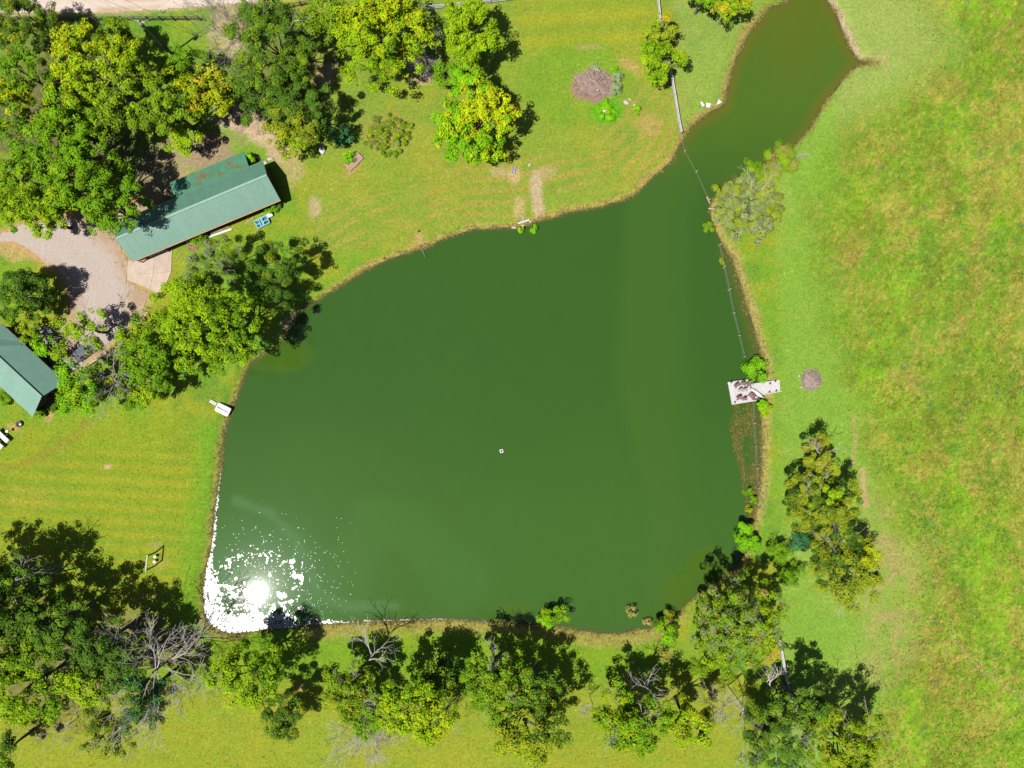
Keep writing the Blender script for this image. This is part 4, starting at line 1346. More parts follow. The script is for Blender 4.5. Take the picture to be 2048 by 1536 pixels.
M_greyconc = solid('grey_concrete', (0.20, 0.185, 0.205), 0.85, 0.14, 1.2)
M_stone = solid('pale_stone', (0.34, 0.285, 0.235), 0.85, 0.2, 4, bump=.4)
M_redstone = solid('red_stone', (0.24, 0.105, 0.075), 0.85, 0.3, 8, bump=.4)
M_glass = solid('window_glass', (0.02, 0.025, 0.03), 0.08, 0.1, 2, spec=0.8)
M_turq = solid('turquoise_plastic', (0.115, 0.31, 0.36), 0.35, 0.06, 3)
M_well = solid('dark_well', (0.012, 0.03, 0.05), 0.6, 0.2, 3)
M_pale_hull = solid('pale_green_hull', (0.33, 0.385, 0.345), 0.35, 0.06, 2)
M_hullgreen = solid('green_hull_stripe', (0.035, 0.105, 0.06), 0.5, 0.15, 4)
M_brownwicker = solid('brown_slat', (0.125, 0.085, 0.085), 0.7, 0.25, 9)
M_redwicker = solid('red_brown_slat', (0.16, 0.075, 0.07), 0.7, 0.25, 9)
M_palechair = solid('pale_chair', (0.27, 0.225, 0.215), 0.7, 0.15, 6)
M_metal = solid('grey_metal', (0.17, 0.17, 0.19), 0.4, 0.15, 5, metal=.5)
M_rust = solid('rusty_iron', (0.085, 0.055, 0.045), 0.7, 0.3, 8)
M_pipe = solid('white_pipe', (0.38, 0.36, 0.35), 0.5, 0.08, 4)
M_wire = solid('wire', (0.26, 0.24, 0.20), 0.5, 0.1, 3)
M_car = solid('dark_blue_paint', (0.007, 0.016, 0.038), 0.3, 0.08, 2, spec=.7)
M_tyre = solid('tyre_rubber', (0.015, 0.015, 0.016), 0.85, 0.1, 5)


# ------------------------------------------------------------------ houses
def ribbed_panel(e0, e1, r0, r1, ribs, lift, mat, parent, name='roof_panel', joint=0.0015):
    """one metal sheet: eave e0->e1, ridge r0->r1 ; ribs raised lines running down the slope"""
    e0, e1, r0, r1 = map(lambda a: np.array(a, float), (e0, e1, r0, r1))
    nrm = np.cross(e1 - e0, r0 - e0)
    nrm /= np.linalg.norm(nrm)
    if nrm[2] < 0:
        nrm = -nrm
    prof = [(0.0 + joint, 0.0)]
    for k in range(ribs):
        c = (k + 0.5) / ribs
        w = 0.5 / ribs
        prof += [(c - w * .42, 0), (c - w * .20, lift), (c + w * .20, lift), (c + w * .42, 0)]
    prof += [(1.0 - joint, 0.0)]
    V = []
    for s, h in prof:
        V.append(e0 + (e1 - e0) * s + nrm * h)
    for s, h in prof:
        V.append(r0 + (r1 - r0) * s + nrm * h)
    m_ = len(prof)
    V += [e0 - nrm * .03, e1 - nrm * .03, r1 - nrm * .03, r0 - nrm * .03]
    Q = [(i, i + 1, m_ + i + 1, m_ + i) for i in range(m_ - 1)]
    b = 2 * m_
    Q += [(b + 3, b + 2, b + 1, b), (b, b + 1, m_ - 1, 0), (b + 1, b + 2, 2 * m_ - 1, m_ - 1), (b + 2, b + 3, m_, 2 * m_ - 1), (b + 3, b, 0, m_)]
    V = np.array(V) - np.array(L(parent))
    # keep faces up
    me = make_mesh(name, V, [Q])
    return obj(name, me, mat, parent)


def slope(e0, e1, r0, r1, pitch_w, ribs, mat, parent, lift=0.014):
    e0, e1, r0, r1 = map(lambda a: np.array(a, float), (e0, e1, r0, r1))
    n_ = max(1, int(round(np.linalg.norm(e1 - e0) / pitch_w)))
    for k in range(n_):
        a, b = k / n_, (k + 1) / n_
        ribbed_panel(e0 + (e1 - e0) * a, e0 + (e1 - e0) * b, r0 + (r1 - r0) * a, r0 + (r1 - r0) * b, ribs, lift, mat, parent)


ZE, ZR = 2.6, 4.3
rE = P(533.5, 350.3, ZR)
rW = P(231.0, 477.4, ZR)
sE = P(560.4, 399.5, ZE)
sW = P(263.6, 522.8, ZE)
ax = (rE - rW)[:2]
ax /= np.linalg.norm(ax)
pn_ = np.array((-ax[1], ax[0]))                      # points away from the pond side (north-west)
nE = np.append(rE[:2] + pn_ * 2.95, ZE)
nW = np.append(rW[:2] + pn_ * 2.95, ZE)
h1 = thing('house', 'long house with green ribbed metal roof beside the gravel driveway', 'house', tuple(np.append((sW[:2] + nW[:2]) / 2, 0)))
slope(sW, sE, rW, rE, 1.08, 3, M_roof, h1)
slope(nW, nE, rW, rE, 1.08, 3, M_roof, h1)
g = Geo(L(h1)).beam(rW + (0, 0, .05), rE + (0, 0, .05), .34, .05)
g.build('ridge_cap', M_ridge, h1)
# lower rear wing
lE_top = np.append(nE[:2] - ax * 2.35 - pn_ * .25, ZE - .05)
lW_top = np.append(lE_top[:2] - ax * 12.2, ZE - .05)
lE = np.append(lE_top[:2] + pn_ * 2.95, ZE - .75)
lW = np.append(lW_top[:2] + pn_ * 2.95, ZE - .75)
slope(lW, lE, lW_top, lE_top, 1.08, 3, M_roofback, h1, .014)


ln = np.cross(lE - lW, lW_top - lW)
ln = ln / np.linalg.norm(ln)
ln = ln if ln[2] > 0 else -ln
rl = np.random.RandomState(8)
fu, fv = [], []
for (x_, y_, rx_, ry_, n_) in ((404, 352, 13, 8, 120), (440, 348, 7, 4, 36), (395, 367, 5, 5, 40), (456, 325, 8, 6, 40), (430, 340, 60, 26, 60), (470, 334, 16, 4, 60)):
    fu.append(rl.normal(x_, rx_ * .5, n_))
    fv.append(rl.normal(y_, ry_ * .5, n_))
fu, fv = np.concatenate(fu), np.concatenate(fv)
fp = np.stack([P(a_, b_, ZE - .3) for a_, b_ in zip(fu, fv)])
rel = fp[:, :2] - lE[:2]
al, de = rel @ (-ax), rel @ (-pn_)
kp = (al > .1) & (al < 12) & (de > .1) & (de < 2.9)
fp = fp[kp]
fp[:, 2] = lE[2] + (lE_top[2] - lE[2]) * (de[kp] / 2.95) + .04
fcol = np.array([(.22, .10, .045), (.17, .085, .04), (.26, .15, .06)])[rl.randint(0, 3, len(fp))]
V, F, cl = leaf_cards(fp, np.repeat(ln[None], len(fp), 0) + rl.normal(0, .2, (len(fp), 3)), rl.uniform(.12, .26, len(fp)), fcol, rl)
obj('fallen_leaves', make_mesh('fallen_leaves', V, [F], cl), M_leaf, kind='stuff')


def wall_box(name, a, b, c, d, z0, z1, mat, parent):
    g = Geo(L(parent))
    g.prism([a[:2], b[:2], c[:2], d[:2]], z0, z1)
    return g.build(name, mat, parent)


ins = .45
a_, b_ = sW[:2] + pn_ * ins + ax * .3, sE[:2] + pn_ * ins - ax * .3
c_, d_ = nE[:2] - pn_ * ins - ax * .3, nW[:2] - pn_ * ins + ax * .3
wall_box('wall', a_, b_, c_, d_, -.1, ZE - .06, M_wall, h1)
# gable triangles
g = Geo(L(h1))
for (s_, n_, r_) in ((b_, c_, rE[:2] - ax * .3), (a_, d_, rW[:2] + ax * .3)):
    for sgn in (0, .12):
        pass
    inward = -ax if s_ is b_ else ax
    i3 = lambda q, z: np.append(q, z)
    f = [i3(s_, ZE - .06), i3(n_, ZE - .06), i3(r_, ZR - .12)]
    bk = [i3(s_ + inward * .12, ZE - .06), i3(n_ + inward * .12, ZE - .06), i3(r_ + inward * .12, ZR - .12)]
    g._add(f + bk, [(0, 1, 4, 3), (1, 2, 5, 4), (2, 0, 3, 5)], [(0, 1, 2), (5, 4, 3)])
g.build('gable', M_wall, h1)
wall_box('rear_wing_wall', lW_top[:2] + ax * .3 - pn_ * .2, lE_top[:2] - ax * .3 - pn_ * .2, lE[:2] - pn_ * .35 - ax * .3, lW[:2] - pn_ * .35 + ax * .3, -.1, ZE - .9, M_wall, h1)
for (p0, p1) in ((sW, sE), (nW, nE)):
    Geo(L(h1)).beam(p0 + (0, 0, -.11), p1 + (0, 0, -.11), .05, .16).build('fascia', M_trim, h1)
Geo(L(h1)).beam(sW + np.append(-pn_ * .09, -.12), sE + np.append(-pn_ * .09, -.12), .11, .08).build('gutter', M_trim, h1)
for f_, wd, kind_ in ((.12, 2.6, 'garage_door'), (.30, 1.2, 'window'), (.44, .95, 'door'), (.56, 1.5, 'window'), (.70, 1.2, 'window'), (.86, 1.5, 'window')):
    c0 = a_ + (b_ - a_) * f_ - pn_ * .03
    zc_, hh = (1.05, 2.1) if 'door' in kind_ else (1.5, 1.1)
    fr = Geo(L(h1)).box((c0[0], c0[1], zc_), (wd, .08, hh), math.atan2(ax[1], ax[0])).build(kind_, M_white if 'door' in kind_ else M_trim, h1)
    if kind_ == 'window':
        g = Geo(L(h1))
        for s_ in (-1, 1):
            cc_ = c0 + ax * s_ * wd * .24 - pn_ * .035
            g.box((cc_[0], cc_[1], zc_), (wd * .42, .04, hh * .86), math.atan2(ax[1], ax[0]))
        g.build('pane', M_glass, fr, kind=None)
for f_ in (.02, .2, .36):
    c0 = sW[:2] + (sE - sW)[:2] * f_ + pn_ * .12
    Geo(L(h1)).beam((c0[0], c0[1], 0), (c0[0], c0[1], ZE - .2), .14, .14).build('porch_post', M_trim, h1)

# left house, cut by the frame
ZE2, ZR2 = 2.7, 4.9
R2 = P(83, 794, ZR2)
a2 = np.array((-0.733, 0.68))                      # along the ridge, away from the gable (plan up-left)
a2 /= np.linalg.norm(a2)
n2_ = np.array((a2[1], -a2[0]))                    # towards the north-east side
R2b = np.append(R2[:2] + a2 * 13.0, ZR2)
sw0 = P(61, 829, ZE2)
dsw = -float(np.dot(sw0[:2] - R2[:2], n2_))
sw0 = np.append(R2[:2] - n2_ * dsw, ZE2)
sw1 = np.append(sw0[:2] + a2 * 13.0, ZE2)
ne_pt = P(112.5, 749, ZE2)
dne = float(np.dot(ne_pt[:2] - R2[:2], n2_))
ne0 = np.append(R2[:2] + n2_ * dne, ZE2)
ne1 = np.append(ne0[:2] + a2 * 13.0, ZE2)
h2 = thing('house', 'left house with pale green metal gable roof, cut by the left edge', 'house', tuple(np.append(R2[:2] + a2 * 5, 0)))
slope(sw0, sw1, R2, R2b, .92, 3, M_roof2, h2)
# north-east slope stops where the cross wing joins
kk = float(np.dot(P(45, 690, ZE2)[:2] - ne0[:2], a2))
ne_m = np.append(ne0[:2] + a2 * kk, ZE2)
slope(ne0, ne_m, R2, np.append(R2[:2] + a2 * kk, ZR2), .92, 3, M_roof3, h2)
slope(ne_m, ne1, np.append(R2[:2] + a2 * kk, ZR2), R2b, .92, 3, M_roof3, h2)
Geo(L(h2)).beam(R2 + (0, 0, .05), R2b + (0, 0, .05), .32, .05).build('ridge_cap', M_roof, h2)
# cross wing roof plane, a slab of sheets a hand above the main slope
v0 = P(44, 690, ZE2 + .22)
v1 = P(-24, 691, ZR2 + .05)
e1_ = P(-72, 607, ZE2 + .25)
slope(v0, e1_, P(43, 691, ZE2 + .26), v1, .9, 3, M_roof2, h2)
wl_ = [sw0[:2] + n2_ * .4 + a2 * .9, ne0[:2] - n2_ * .4 + a2 * .9, ne1[:2] - n2_ * .4, sw1[:2] + n2_ * .4]
wall_box('wall', *wl_, -.1, ZE2 - .08, M_wall, h2)
g = Geo(L(h2))
f = [np.append(wl_[0], ZE2 - .08), np.append(wl_[1], ZE2 - .08), np.append(R2[:2] + a2 * .9, ZR2 - .15)]
g._add(f + [q + np.append(a2 * .12, 0) for q in f], [(0, 1, 4, 3), (1, 2, 5, 4), (2, 0, 3, 5)], [(0, 1, 2), (5, 4, 3)])
g.build('gable', M_wall, h2)
for (p0, p1) in ((sw0, sw1), (ne0, ne1)):
    Geo(L(h2)).beam(p0 + (0, 0, -.1), p1 + (0, 0, -.1), .06, .14).build('fascia', M_whitewood, h2)
c0 = (wl_[0] + wl_[1]) / 2 - a2 * .03
fr = Geo(L(h2)).box((c0[0], c0[1], 1.5), (1.4, .08, 1.1), math.atan2(n2_[1], n2_[0])).build('window', M_trim, h2)
c0 = c0 - a2 * .04
Geo(L(h2)).box((c0[0], c0[1], 1.5), (1.2, .03, .95), math.atan2(n2_[1], n2_[0])).build('pane', M_glass, fr)

# ---- concrete pad of four slabs by the long house
pad = thing('concrete_pad', 'five sided concrete parking pad at the west corner of the long house', 'parking pad', tuple(P(300, 540)))


def shrink(pts, d_=.3):
    c = np.mean(pts, 0)
    return [tuple(c + (np.array(p) - c) * (1 - d_ / max(4, np.linalg.norm(np.array(p) - c)))) for p in pts]


for poly in ([(256, 523), (310, 503), (307, 547), (255, 549)], [(310, 503), (345, 492), (343, 543), (307, 547)],
             [(255, 549), (307, 547), (300, 579), (282, 571), (255, 560)], [(307, 547), (343, 543), (330, 575), (320, 590), (300, 579)]):
    Geo(L(pad)).prism([P(*q) for q in shrink(poly, .25)], -.05, .085).build('slab', M_conc, pad)
# ---- grey court beside the left house with its low wall and a car
ct = thing('paved_court', 'grey paved court between left house and thin see-through tree', 'court', tuple(P(130, 720)))
for poly in ([(60, 655), (100, 655), (132, 722), (112, 745)], [(132, 722), (156, 716), (168, 726), (146, 744)], [(112, 745), (132, 722), (146, 744), (135, 748)]):
    Geo(L(ct)).prism([P(*q) for q in shrink(poly, .3)], -.05, .07).build('slab', M_greyconc, ct)
g = Geo()
for q0, q1 in (((138, 751), (150, 748)), ((150, 748), (176, 733)), ((176, 733), (205, 714)), ((205, 714), (226, 698))):
    a, b = P(*q0), P(*q1)
    g.beam((a[0], a[1], .3), (b[0], b[1], .3), .3, .7)
tag(g.build('retaining_wall', M_trim, None), 'low earth coloured retaining wall along the paved court', 'wall')


def car(u, v, rz, label):
    p = P(u, v)
    t = thing('parked_car', label, 'car', (p[0], p[1], .02), rz)
    prof = [(-2.1, .35), (-2.1, .78), (-1.95, .9), (-1.1, .95), (.75, .95), (1.75, .86), (2.08, .7), (2.1, .35)]
    g = Geo()
    V, Q = [], []
    for y in (-.88, .88):
        V += [(x, y * (1 if z < .8 else .93), z) for x, z in prof]
    m_ = len(prof)
    Q = [(i, i + 1, m_ + i + 1, m_ + i) for i in range(m_ - 1)] + [(m_ - 1, 0, m_, 2 * m_ - 1)]
    g._add(V, Q, N=[tuple(range(m_))[::-1], tuple(range(m_, 2 * m_))])
    body = g.build('body', M_car, t)
    g = Geo()
    cab = [(-1.55, .93), (-1.15, 1.42), (.15, 1.44), (.95, .93)]
    V = []
    for y in (-1, 1):
        V += [(x, y * (.8 if z < 1 else .62), z) for x, z in cab]
    g._add(V, [(0, 1, 5, 4), (1, 2, 6, 5), (2, 3, 7, 6), (3, 0, 4, 7)], N=[(3, 2, 1, 0), (4, 5, 6, 7)])
    g.build('cabin_glass', M_glass, t)
    Geo().box((-.5, 0, 1.455), (1.25, 1.2, .03)).build('roof', M_car, t)
    for x in (-1.3, 1.35):
        for y in (-.82, .82):
            w = Geo().tube((x, y - .1, .32), (x, y + .1, .32), .32, sides=14).build('wheel', M_tyre, t)
            Geo().tube((x, y - .115, .32), (x, y + .115, .32), .18, sides=10).build('rim', M_metal, w)
    for y in (-.6, .6):
        Geo().box((2.06, y, .68), (.1, .32, .14)).build('headlight', M_white, t)
    return t


car(178, 700, .62, 'dark blue car half hidden under the thin tree by the retaining wall')


# ------------------------------------------------------------------ fences
def fence(name, pts, spacing, hgt, rails, mat, label, grp, rail_w=.05, rail_h=.13, post=.12, z0=0.0, sag=0):
    P3 = [P(*q) for q in pts]
    t = thing(name, label, 'fence', (P3[0][0], P3[0][1], 0), 0, grp)
    posts = []
    for a, b in zip(P3[:-1], P3[1:]):
        n_ = max(1, int(round(np.linalg.norm((b - a)[:2]) / spacing)))
        for k_ in range(n_):
            posts.append(a + (b - a) * k_ / n_)
    posts.append(P3[-1])
    base = Geo().box((0, 0, hgt / 2), (post, post, hgt)).build('post', mat, t)
    o_ = np.array(L(t))
    base.location = posts[0] - o_
    for q in posts[1:]:
        c = base.copy()
        C.objects.link(c)
        c.location = q - o_
    for a, b in zip(posts[:-1], posts[1:]):
        for h in rails:
            Geo(L(t)).beam(a + (0, 0, h), b + (0, 0, h), rail_w, rail_h).build('rail', mat, t)
    return t


fence('black_board_fence', [(-30, 42), (120, 42), (402, 41)], 2.0, 1.4, (.35, .75, 1.15), M_blackwood, 'black board fence along the dirt road in the top left', 'board fences', post=.16)
fence('black_board_fence', [(505, 29), (560, 20), (604, 12), (662, 3), (700, -2)], 2.1, 1.4, (.35, .75, 1.15), M_blackwood, 'black board fence behind the dark tree at the top edge', 'board fences', post=.16)
fence('white_rail_fence', [(840, 22), (950, 10), (1045, -1)], 2.35, 1.35, (.35, .75, 1.15), M_whitewood, 'white rail fence behind the round green tree at the top edge', 'rail fences', rail_w=.06, rail_h=.16)
fence('white_rail_fence', [(1312, -20), (1319, 45), (1343, 165), (1357, 250), (1361, 268)], 2.3, 1.3, (.35, .62, .9, 1.18), M_whitewood, 'white rail fence running down the upper lawn to the water', 'rail fences', rail_w=.1, rail_h=.16)
fence('white_rail_fence', [(1556, 1275), (1566, 1335), (1579, 1398)], 2.4, 1.2, (.4, .8, 1.12), M_whitewood, 'short weathered rail fence among the bottom right trees', 'rail fences', rail_w=.14, rail_h=.14)


def wire_fence(pts, label, hgt=1.25, wires=(.45, .8, 1.12), r=.075):
    P3 = [P(u, v, WATER_Z) for u, v in pts]
    t = thing('wire_fence', label, 'fence', tuple(P3[0]), 0, 'wire fences in the pond')
    o_ = np.array(L(t))
    rng = np.random.RandomState(int(pts[0][0]))
    base = None
    for q in P3:
        if base is None:
            base = Geo().tube((0, 0, -1.3), (0.03, 0.02, hgt), r, r * .85, 7).build('post', M_deadpale, t)
        else:
            c = base.copy()
            C.objects.link(c)
            c.location = q - o_
            c.rotation_euler = (rng.normal(0, .05), rng.normal(0, .05), rng.uniform(0, 6))
    for h in wires:
        g = Geo(L(t))
        for a, b in zip(P3[:-1], P3[1:]):
            m_ = (a + b) / 2 - (0, 0, .04)
            g.tube(a + (0, 0, h), m_ + (0, 0, h), .009, sides=4)
            g.tube(m_ + (0, 0, h), b + (0, 0, h), .009, sides=4)
        g.build('wire', M_wire, t)
    return t


wire_fence([(1437, 491), (1446.5, 536), (1456, 581), (1465, 626), (1476, 671), (1486, 714)], 'post and wire fence standing in the water above the dock')
wire_fence([(1504, 800), (1505, 845), (1508, 891), (1511, 935), (1514, 975), (1517, 1015)], 'post and wire fence in the water below the dock')
wire_fence([(1363, 280), (1368, 304), (1391, 345), (1416, 400)], 'wire strands crossing the inlet from the rail fence end', .9, (.3, .6))
lg = Geo()
a, b = P(1414, 394, -.3), P(1420, 407, -.1)
lg.tube(a, b, .16, .11, 8)
tag(lg.build('driftwood_post', M_tanwood), 'stubby tan post at the inlet end of the wire strands', 'post')
lg = Geo()
lg.tube(P(1417, 417, -.35), P(1429, 418, -.2), .08, .05, 7)
tag(lg.build('driftwood_post', M_deadpale), 'pale stick lying at the bank below the tan post', 'stick')

# ------------------------------------------------------------------ utility pole and lines
pb = P(343, 108)
pole = thing('utility_pole', 'wooden utility pole with grey transformer in the top left wood', 'utility pole', tuple(pb))
PT = P(278.6, 41, 10.2)
ptl = PT - pb
Geo().tube((0, 0, -.2), ptl, .17, .12, 10).build('pole', M_darkwood, pole)
Geo().tube(ptl * .93 + np.array((.05, -.32, -.5)), ptl * .93 + np.array((.05, -.32, .45)), .25, sides=12).build('transformer', M_metal, pole)
Geo().beam(ptl * .97 + np.array((-.75, .2, 0)), ptl * .97 + np.array((.75, -.2, 0)), .1, .1).build('crossarm', M_deadpale, pole)
for s_ in (-.65, 0, .65):
    Geo().lathe(ptl * .97 + np.array((s_, -s_ * .27, .05)), [(.05, 0), (.09, .08), (.06, .16), (.03, .2)], 8).build('insulator', M_white, pole)
g = Geo(L(pole))
for i, (w0, w1) in enumerate(((PT + (-.6, .1, -.2), P(20, -60, 9.5)), (PT + (.1, 0, .1), P(60, -70, 9.5)), (PT + (0, .1, .1), P(420, -60, 9.5)), (PT + (.6, 0, -.1), P(480, -40, 9.5)))):
    pr = None
    g = Geo(L(pole))
    for k_ in range(9):
        f_ = k_ / 8
        q = w0 * (1 - f_) + w1 * f_ - np.array((0, 0, 1.2 * f_ * (1 - f_)))
        if pr is not None:
            g.tube(pr, q, .02, sides=4)
        pr = q
    g.build('power_line', M_wire, pole)
mk = P(325, 27)
t = thing('marker_post', 'short white marker post on the verge right of the utility pole', 'post', tuple(mk))
Geo().tube((0, 0, 0), (0, 0, .95), .06, sides=8).build('post', M_white, t)
Geo().lathe((0, 0, .95), [(.08, 0), (.08, .05), (.03, .09)], 8).build('cap', M_white, t)

# ------------------------------------------------------------------ dock
ZD = 0.12


def bil(c, s, t_):
    return (c[0] * (1 - s) + c[1] * s) * (1 - t_) + (c[3] * (1 - s) + c[2] * s) * t_


dk = thing('dock', 'pale plank dock with square platform and walkway on the east shore', 'dock', tuple(P(1484, 784, ZD)))
o_ = L(dk)


def decking(c, n_, name='plank', frame=True):
    for k_ in range(n_):
        s0, s1 = (k_ + .06) / n_, (k_ + .94) / n_
        q = [bil(c, s0, 0), bil(c, s1, 0), bil(c, s1, 1), bil(c, s0, 1)]
        Geo(o_).prism(q, ZD - .04, ZD).build(name, M_greywood, dk)


plat = [P(1456.4, 764.4, ZD), P(1497.5, 758.5, ZD), P(1512.5, 801.3, ZD), P(1464.6, 808.9, ZD)]
walk = [P(1499, 768.3, ZD), P(1559, 759.6, ZD), P(1560, 781.8, ZD), P(1506, 790.6, ZD)]
decking(plat, 21)
decking(walk, 30)
for c in (plat, walk):
    for i in range(4):
        if c is walk and i == 3:
            continue
        a, b = c[i], c[(i + 1) % 4]
        Geo(o_).beam(a + (0, 0, -.13), b + (0, 0, -.13), .07, .17).build('rim_joist', M_greywood, dk)
for c in (plat, walk):
    for s_, t_ in ((.02, .03), (.98, .03), (.98, .97), (.02, .97)):
        q = bil(c, s_, t_)
        Geo(o_).tube((q[0], q[1], -2.2), (q[0], q[1], ZD - .05), .11, sides=8).build('piling', M_deadpale, dk)
a, b = P(1557, 783, ZD), P(1563, 781, ZD)
Geo(o_).beam(P(1524, 789.5, ZD + .06), P(1563, 782, ZD + .06), .12, .12).build('curb_rail', M_greywood, dk)
LAMPS = [((1461, 765), 'post lamp on the upper left dock corner'), ((1468, 805), 'post lamp on the lower left dock corner'), ((1537, 784), 'post lamp midway on the lower walkway edge'),
         ((1549, 763), 'post lamp near the land end of the upper walkway edge'), ((1551, 782), 'post lamp near the land end of the lower walkway edge'), ((1538.5, 767.5), 'dark bucket like lamp in mid walkway')]
lamp0 = None
for (q, lab) in LAMPS:
    p = P(q[0], q[1], ZD)
    if lamp0 is None:
        lamp0 = thing('dock_lamp', lab, 'lamp', tuple(p), 0, 'small lamps on the dock')
        Geo().tube((0, 0, 0), (0, 0, .42), .045, sides=8).build('post', M_rust, lamp0)
        Geo().lathe((0, 0, .42), [(.05, 0), (.12, .03), (.10, .16), (.02, .22)], 10).build('lantern', M_rust, lamp0)
    else:
        copy_tree(lamp0, tuple(p), 0, lab)


def chair(u, v, rz, mat, label, w=.72, group='chairs on the dock', high=.95):
    p = P(u, v, ZD)
    t = thing('deck_chair', label, 'chair', tuple(p), rz, group)
    d_ = w * .85
    g_ = w / 5
    for k_ in range(4):
        Geo().box(((k_ - 1.5) * w * .22, .02, .36), (w * .19, d_ * .8, .03), tilt=.14).build('seat_slat', mat, t)
    for k_ in range(5):
        Geo().box(((k_ - 2) * w * .19, d_ * .42, .66 - .03 * abs(k_ - 2)), (w * .165, .03, .66 - .06 * abs(k_ - 2)), tilt=-.38).build('back_slat', mat, t)
    for s_ in (-1, 1):
        Geo().box((s_ * w * .52, -.02, .56), (.12, d_ * .95, .03)).build('armrest', mat, t)
        Geo().box((s_ * w * .5, -d_ * .38, .27), (.05, .08, .54)).build('leg', mat, t)
        Geo().box((s_ * w * .5, d_ * .34, .27), (.05, .08, .54)).build('leg', mat, t)
    return t


c1 = chair(1472.5, 771, -2.2 + PI, M_brownwicker, 'brown slatted chair nearest the upper left dock corner')
c1.rotation_euler = (0, 0, .6)
chair(1484.5, 767.5, -.25, M_brownwicker, 'brown slatted armchair second from the upper left dock corner', w=.62)
chair(1497, 768, .55, M_brownwicker, 'large purplish brown chair at the upper right of the platform', w=.86)
chair(1479.5, 780, .25, M_palechair, 'pale small chair left of the pair in mid platform', w=.52)
chair(1488, 780, .2, M_palechair, 'pale small chair right of the pair in mid platform', w=.52)
chair(1477, 796, .2, M_redwicker, 'reddish brown chair near the lower left dock corner', w=.74)
chair(1488, 798, .05, M_redwicker, 'small red folding chair in the middle of the lower dock edge', w=.5)
chair(1501.5, 792, -.75, M_redwicker, 'large reddish chair by the grey metal bowl', w=.86)
t = thing('fire_bowl', 'grey metal fire bowl at the lower right dock corner', 'fire bowl', tuple(P(1508.5, 795, ZD)))
Geo().lathe((0, 0, .22), [(.12, 0), (.3, .08), (.38, .22), (.40, .24), (.36, .24), (.28, .12), (.05, .05)], 18).build('bowl', M_metal, t, True)
for k_ in range(3):
    a = k_ * 2.1
    Geo().tube((.3 * math.cos(a), .3 * math.sin(a), 0), (.22 * math.cos(a), .22 * math.sin(a), .3), .02, sides=6).build('leg', M_rust, t)


def hull(t, Ln, Wd, Ht, mat, name='hull', n_=15, m_=9, upside=True, blunt=1.6):
    V = []
    for i in range(n_):
        s_ = -1 + 2 * i / (n_ - 1)
        w_ = Wd / 2 * max(.02, (1 - abs(s_) ** blunt))
        k_ = Ht * (1 - .35 * s_ * s_)
        for j in range(m_):
            a = PI * j / (m_ - 1)
            V.append((s_ * Ln / 2, math.cos(a) * w_, math.sin(a) ** .8 * k_))
    for i in range(n_):
        V.append((( -1 + 2 * i / (n_ - 1)) * Ln / 2 * .97, 0, .03))
    Q, T = [], []
    for i in range(n_ - 1):
        for j in range(m_ - 1):
            Q.append((i * m_ + j, (i + 1) * m_ + j, (i + 1) * m_ + j + 1, i * m_ + j + 1))
        c = n_ * m_
        Q.append((i * m_, c + i, c + i + 1, (i + 1) * m_))
        Q.append(((i + 1) * m_ + m_ - 1, c + i + 1, c + i, i * m_ + m_ - 1))
    g = Geo()
    g._add(V, Q)
    return g.build(name, mat, t, True)


p = P(1513, 786, ZD)
cn_ = thing('canoe', 'white canoe lying keel up across platform and walkway', 'canoe', tuple(p + (0, 0, .02)), -.62)
hull(cn_, 2.75, .72, .32, M_white)
Geo().beam((-1.3, 0.0, .265), (1.3, 0, .265), .05, .05).build('keel_strip', M_whitewood, cn_)
Geo().tube((-1.2, .37, .03), (1.2, .37, .03), .02, sides=6).build('gunwale', M_darkwood, cn_)

# floating square marker
t = thing('float', 'small white square float in the middle of the pond', 'float', tuple(P(1003, 902, WATER_Z)), .3)
for (x, y, sx, sy) in ((0, .2, .56, .15), (0, -.2, .56, .15), (.2, 0, .15, .25), (-.2, 0, .15, .25)):
    Geo().box((x, y, .06), (sx, sy, .16)).build('float_block', M_greywood, t)
Geo().lathe((0, 0, .05), [(.13, 0), (.13, .16), (.05, .3), (.04, .42)], 10).build('fountain_head', M_rust, t)

# ------------------------------------------------------------------ boats and yard things
# turquoise pedal boat
p = P(525, 444, .3)
pbt = thing('pedal_boat', 'turquoise four seat pedal boat on the lawn by the long house', 'pedal boat', (p[0], p[1], .02), .46)
g = Geo()
rim = [(-1.0, -.66), (.75, -.66), (1.02, -.4), (1.02, .4), (.75, .66), (-1.0, .66), (-1.12, .5), (-1.12, -.5)]
g.prism(rim, .05, .30)
g.build('hull', M_turq, pbt)
for (x0, y0, x1, y1) in ((-1.12, -.7, 1.0, -.56), (-1.12, .56, 1.0, .7), (-1.14, -.6, -1.0, .6), (.94, -.5, 1.06, .5), (-.45, -.56, -.3, .56), (-.12, -.56, .1, .56), (.1, -.07, .94, .07), (-1.0, -.06, -.45, .06)):
    Geo().box(((x0 + x1) / 2, (y0 + y1) / 2, .38), (x1 - x0, y1 - y0, .18)).build('deck_rail', M_turq, pbt)
for (x0, y0, x1, y1) in ((.12, .1, .86, .5), (.12, -.5, .86, -.1), (-.92, .12, -.52, .48), (-.92, -.48, -.52, -.12), (-.28, -.5, -.14, .5)):
    Geo().box(((x0 + x1) / 2, (y0 + y1) / 2, .305), (x1 - x0, y1 - y0, .03)).build('foot_well', M_well, pbt)
for y in (-.3, .3):
    Geo().box((.2, y, .52), (.1, .34, .3), tilt=0).build('seat_back', M_turq, pbt)
tag(Geo(P(539, 431)).box(P(539, 431, .28), (1.0, .62, .3), .46).build('cool_box', M_white), 'white box touching the turquoise pedal boat', 'box')
bpy.data.objects['cool_box'].location = tuple(P(539, 431))

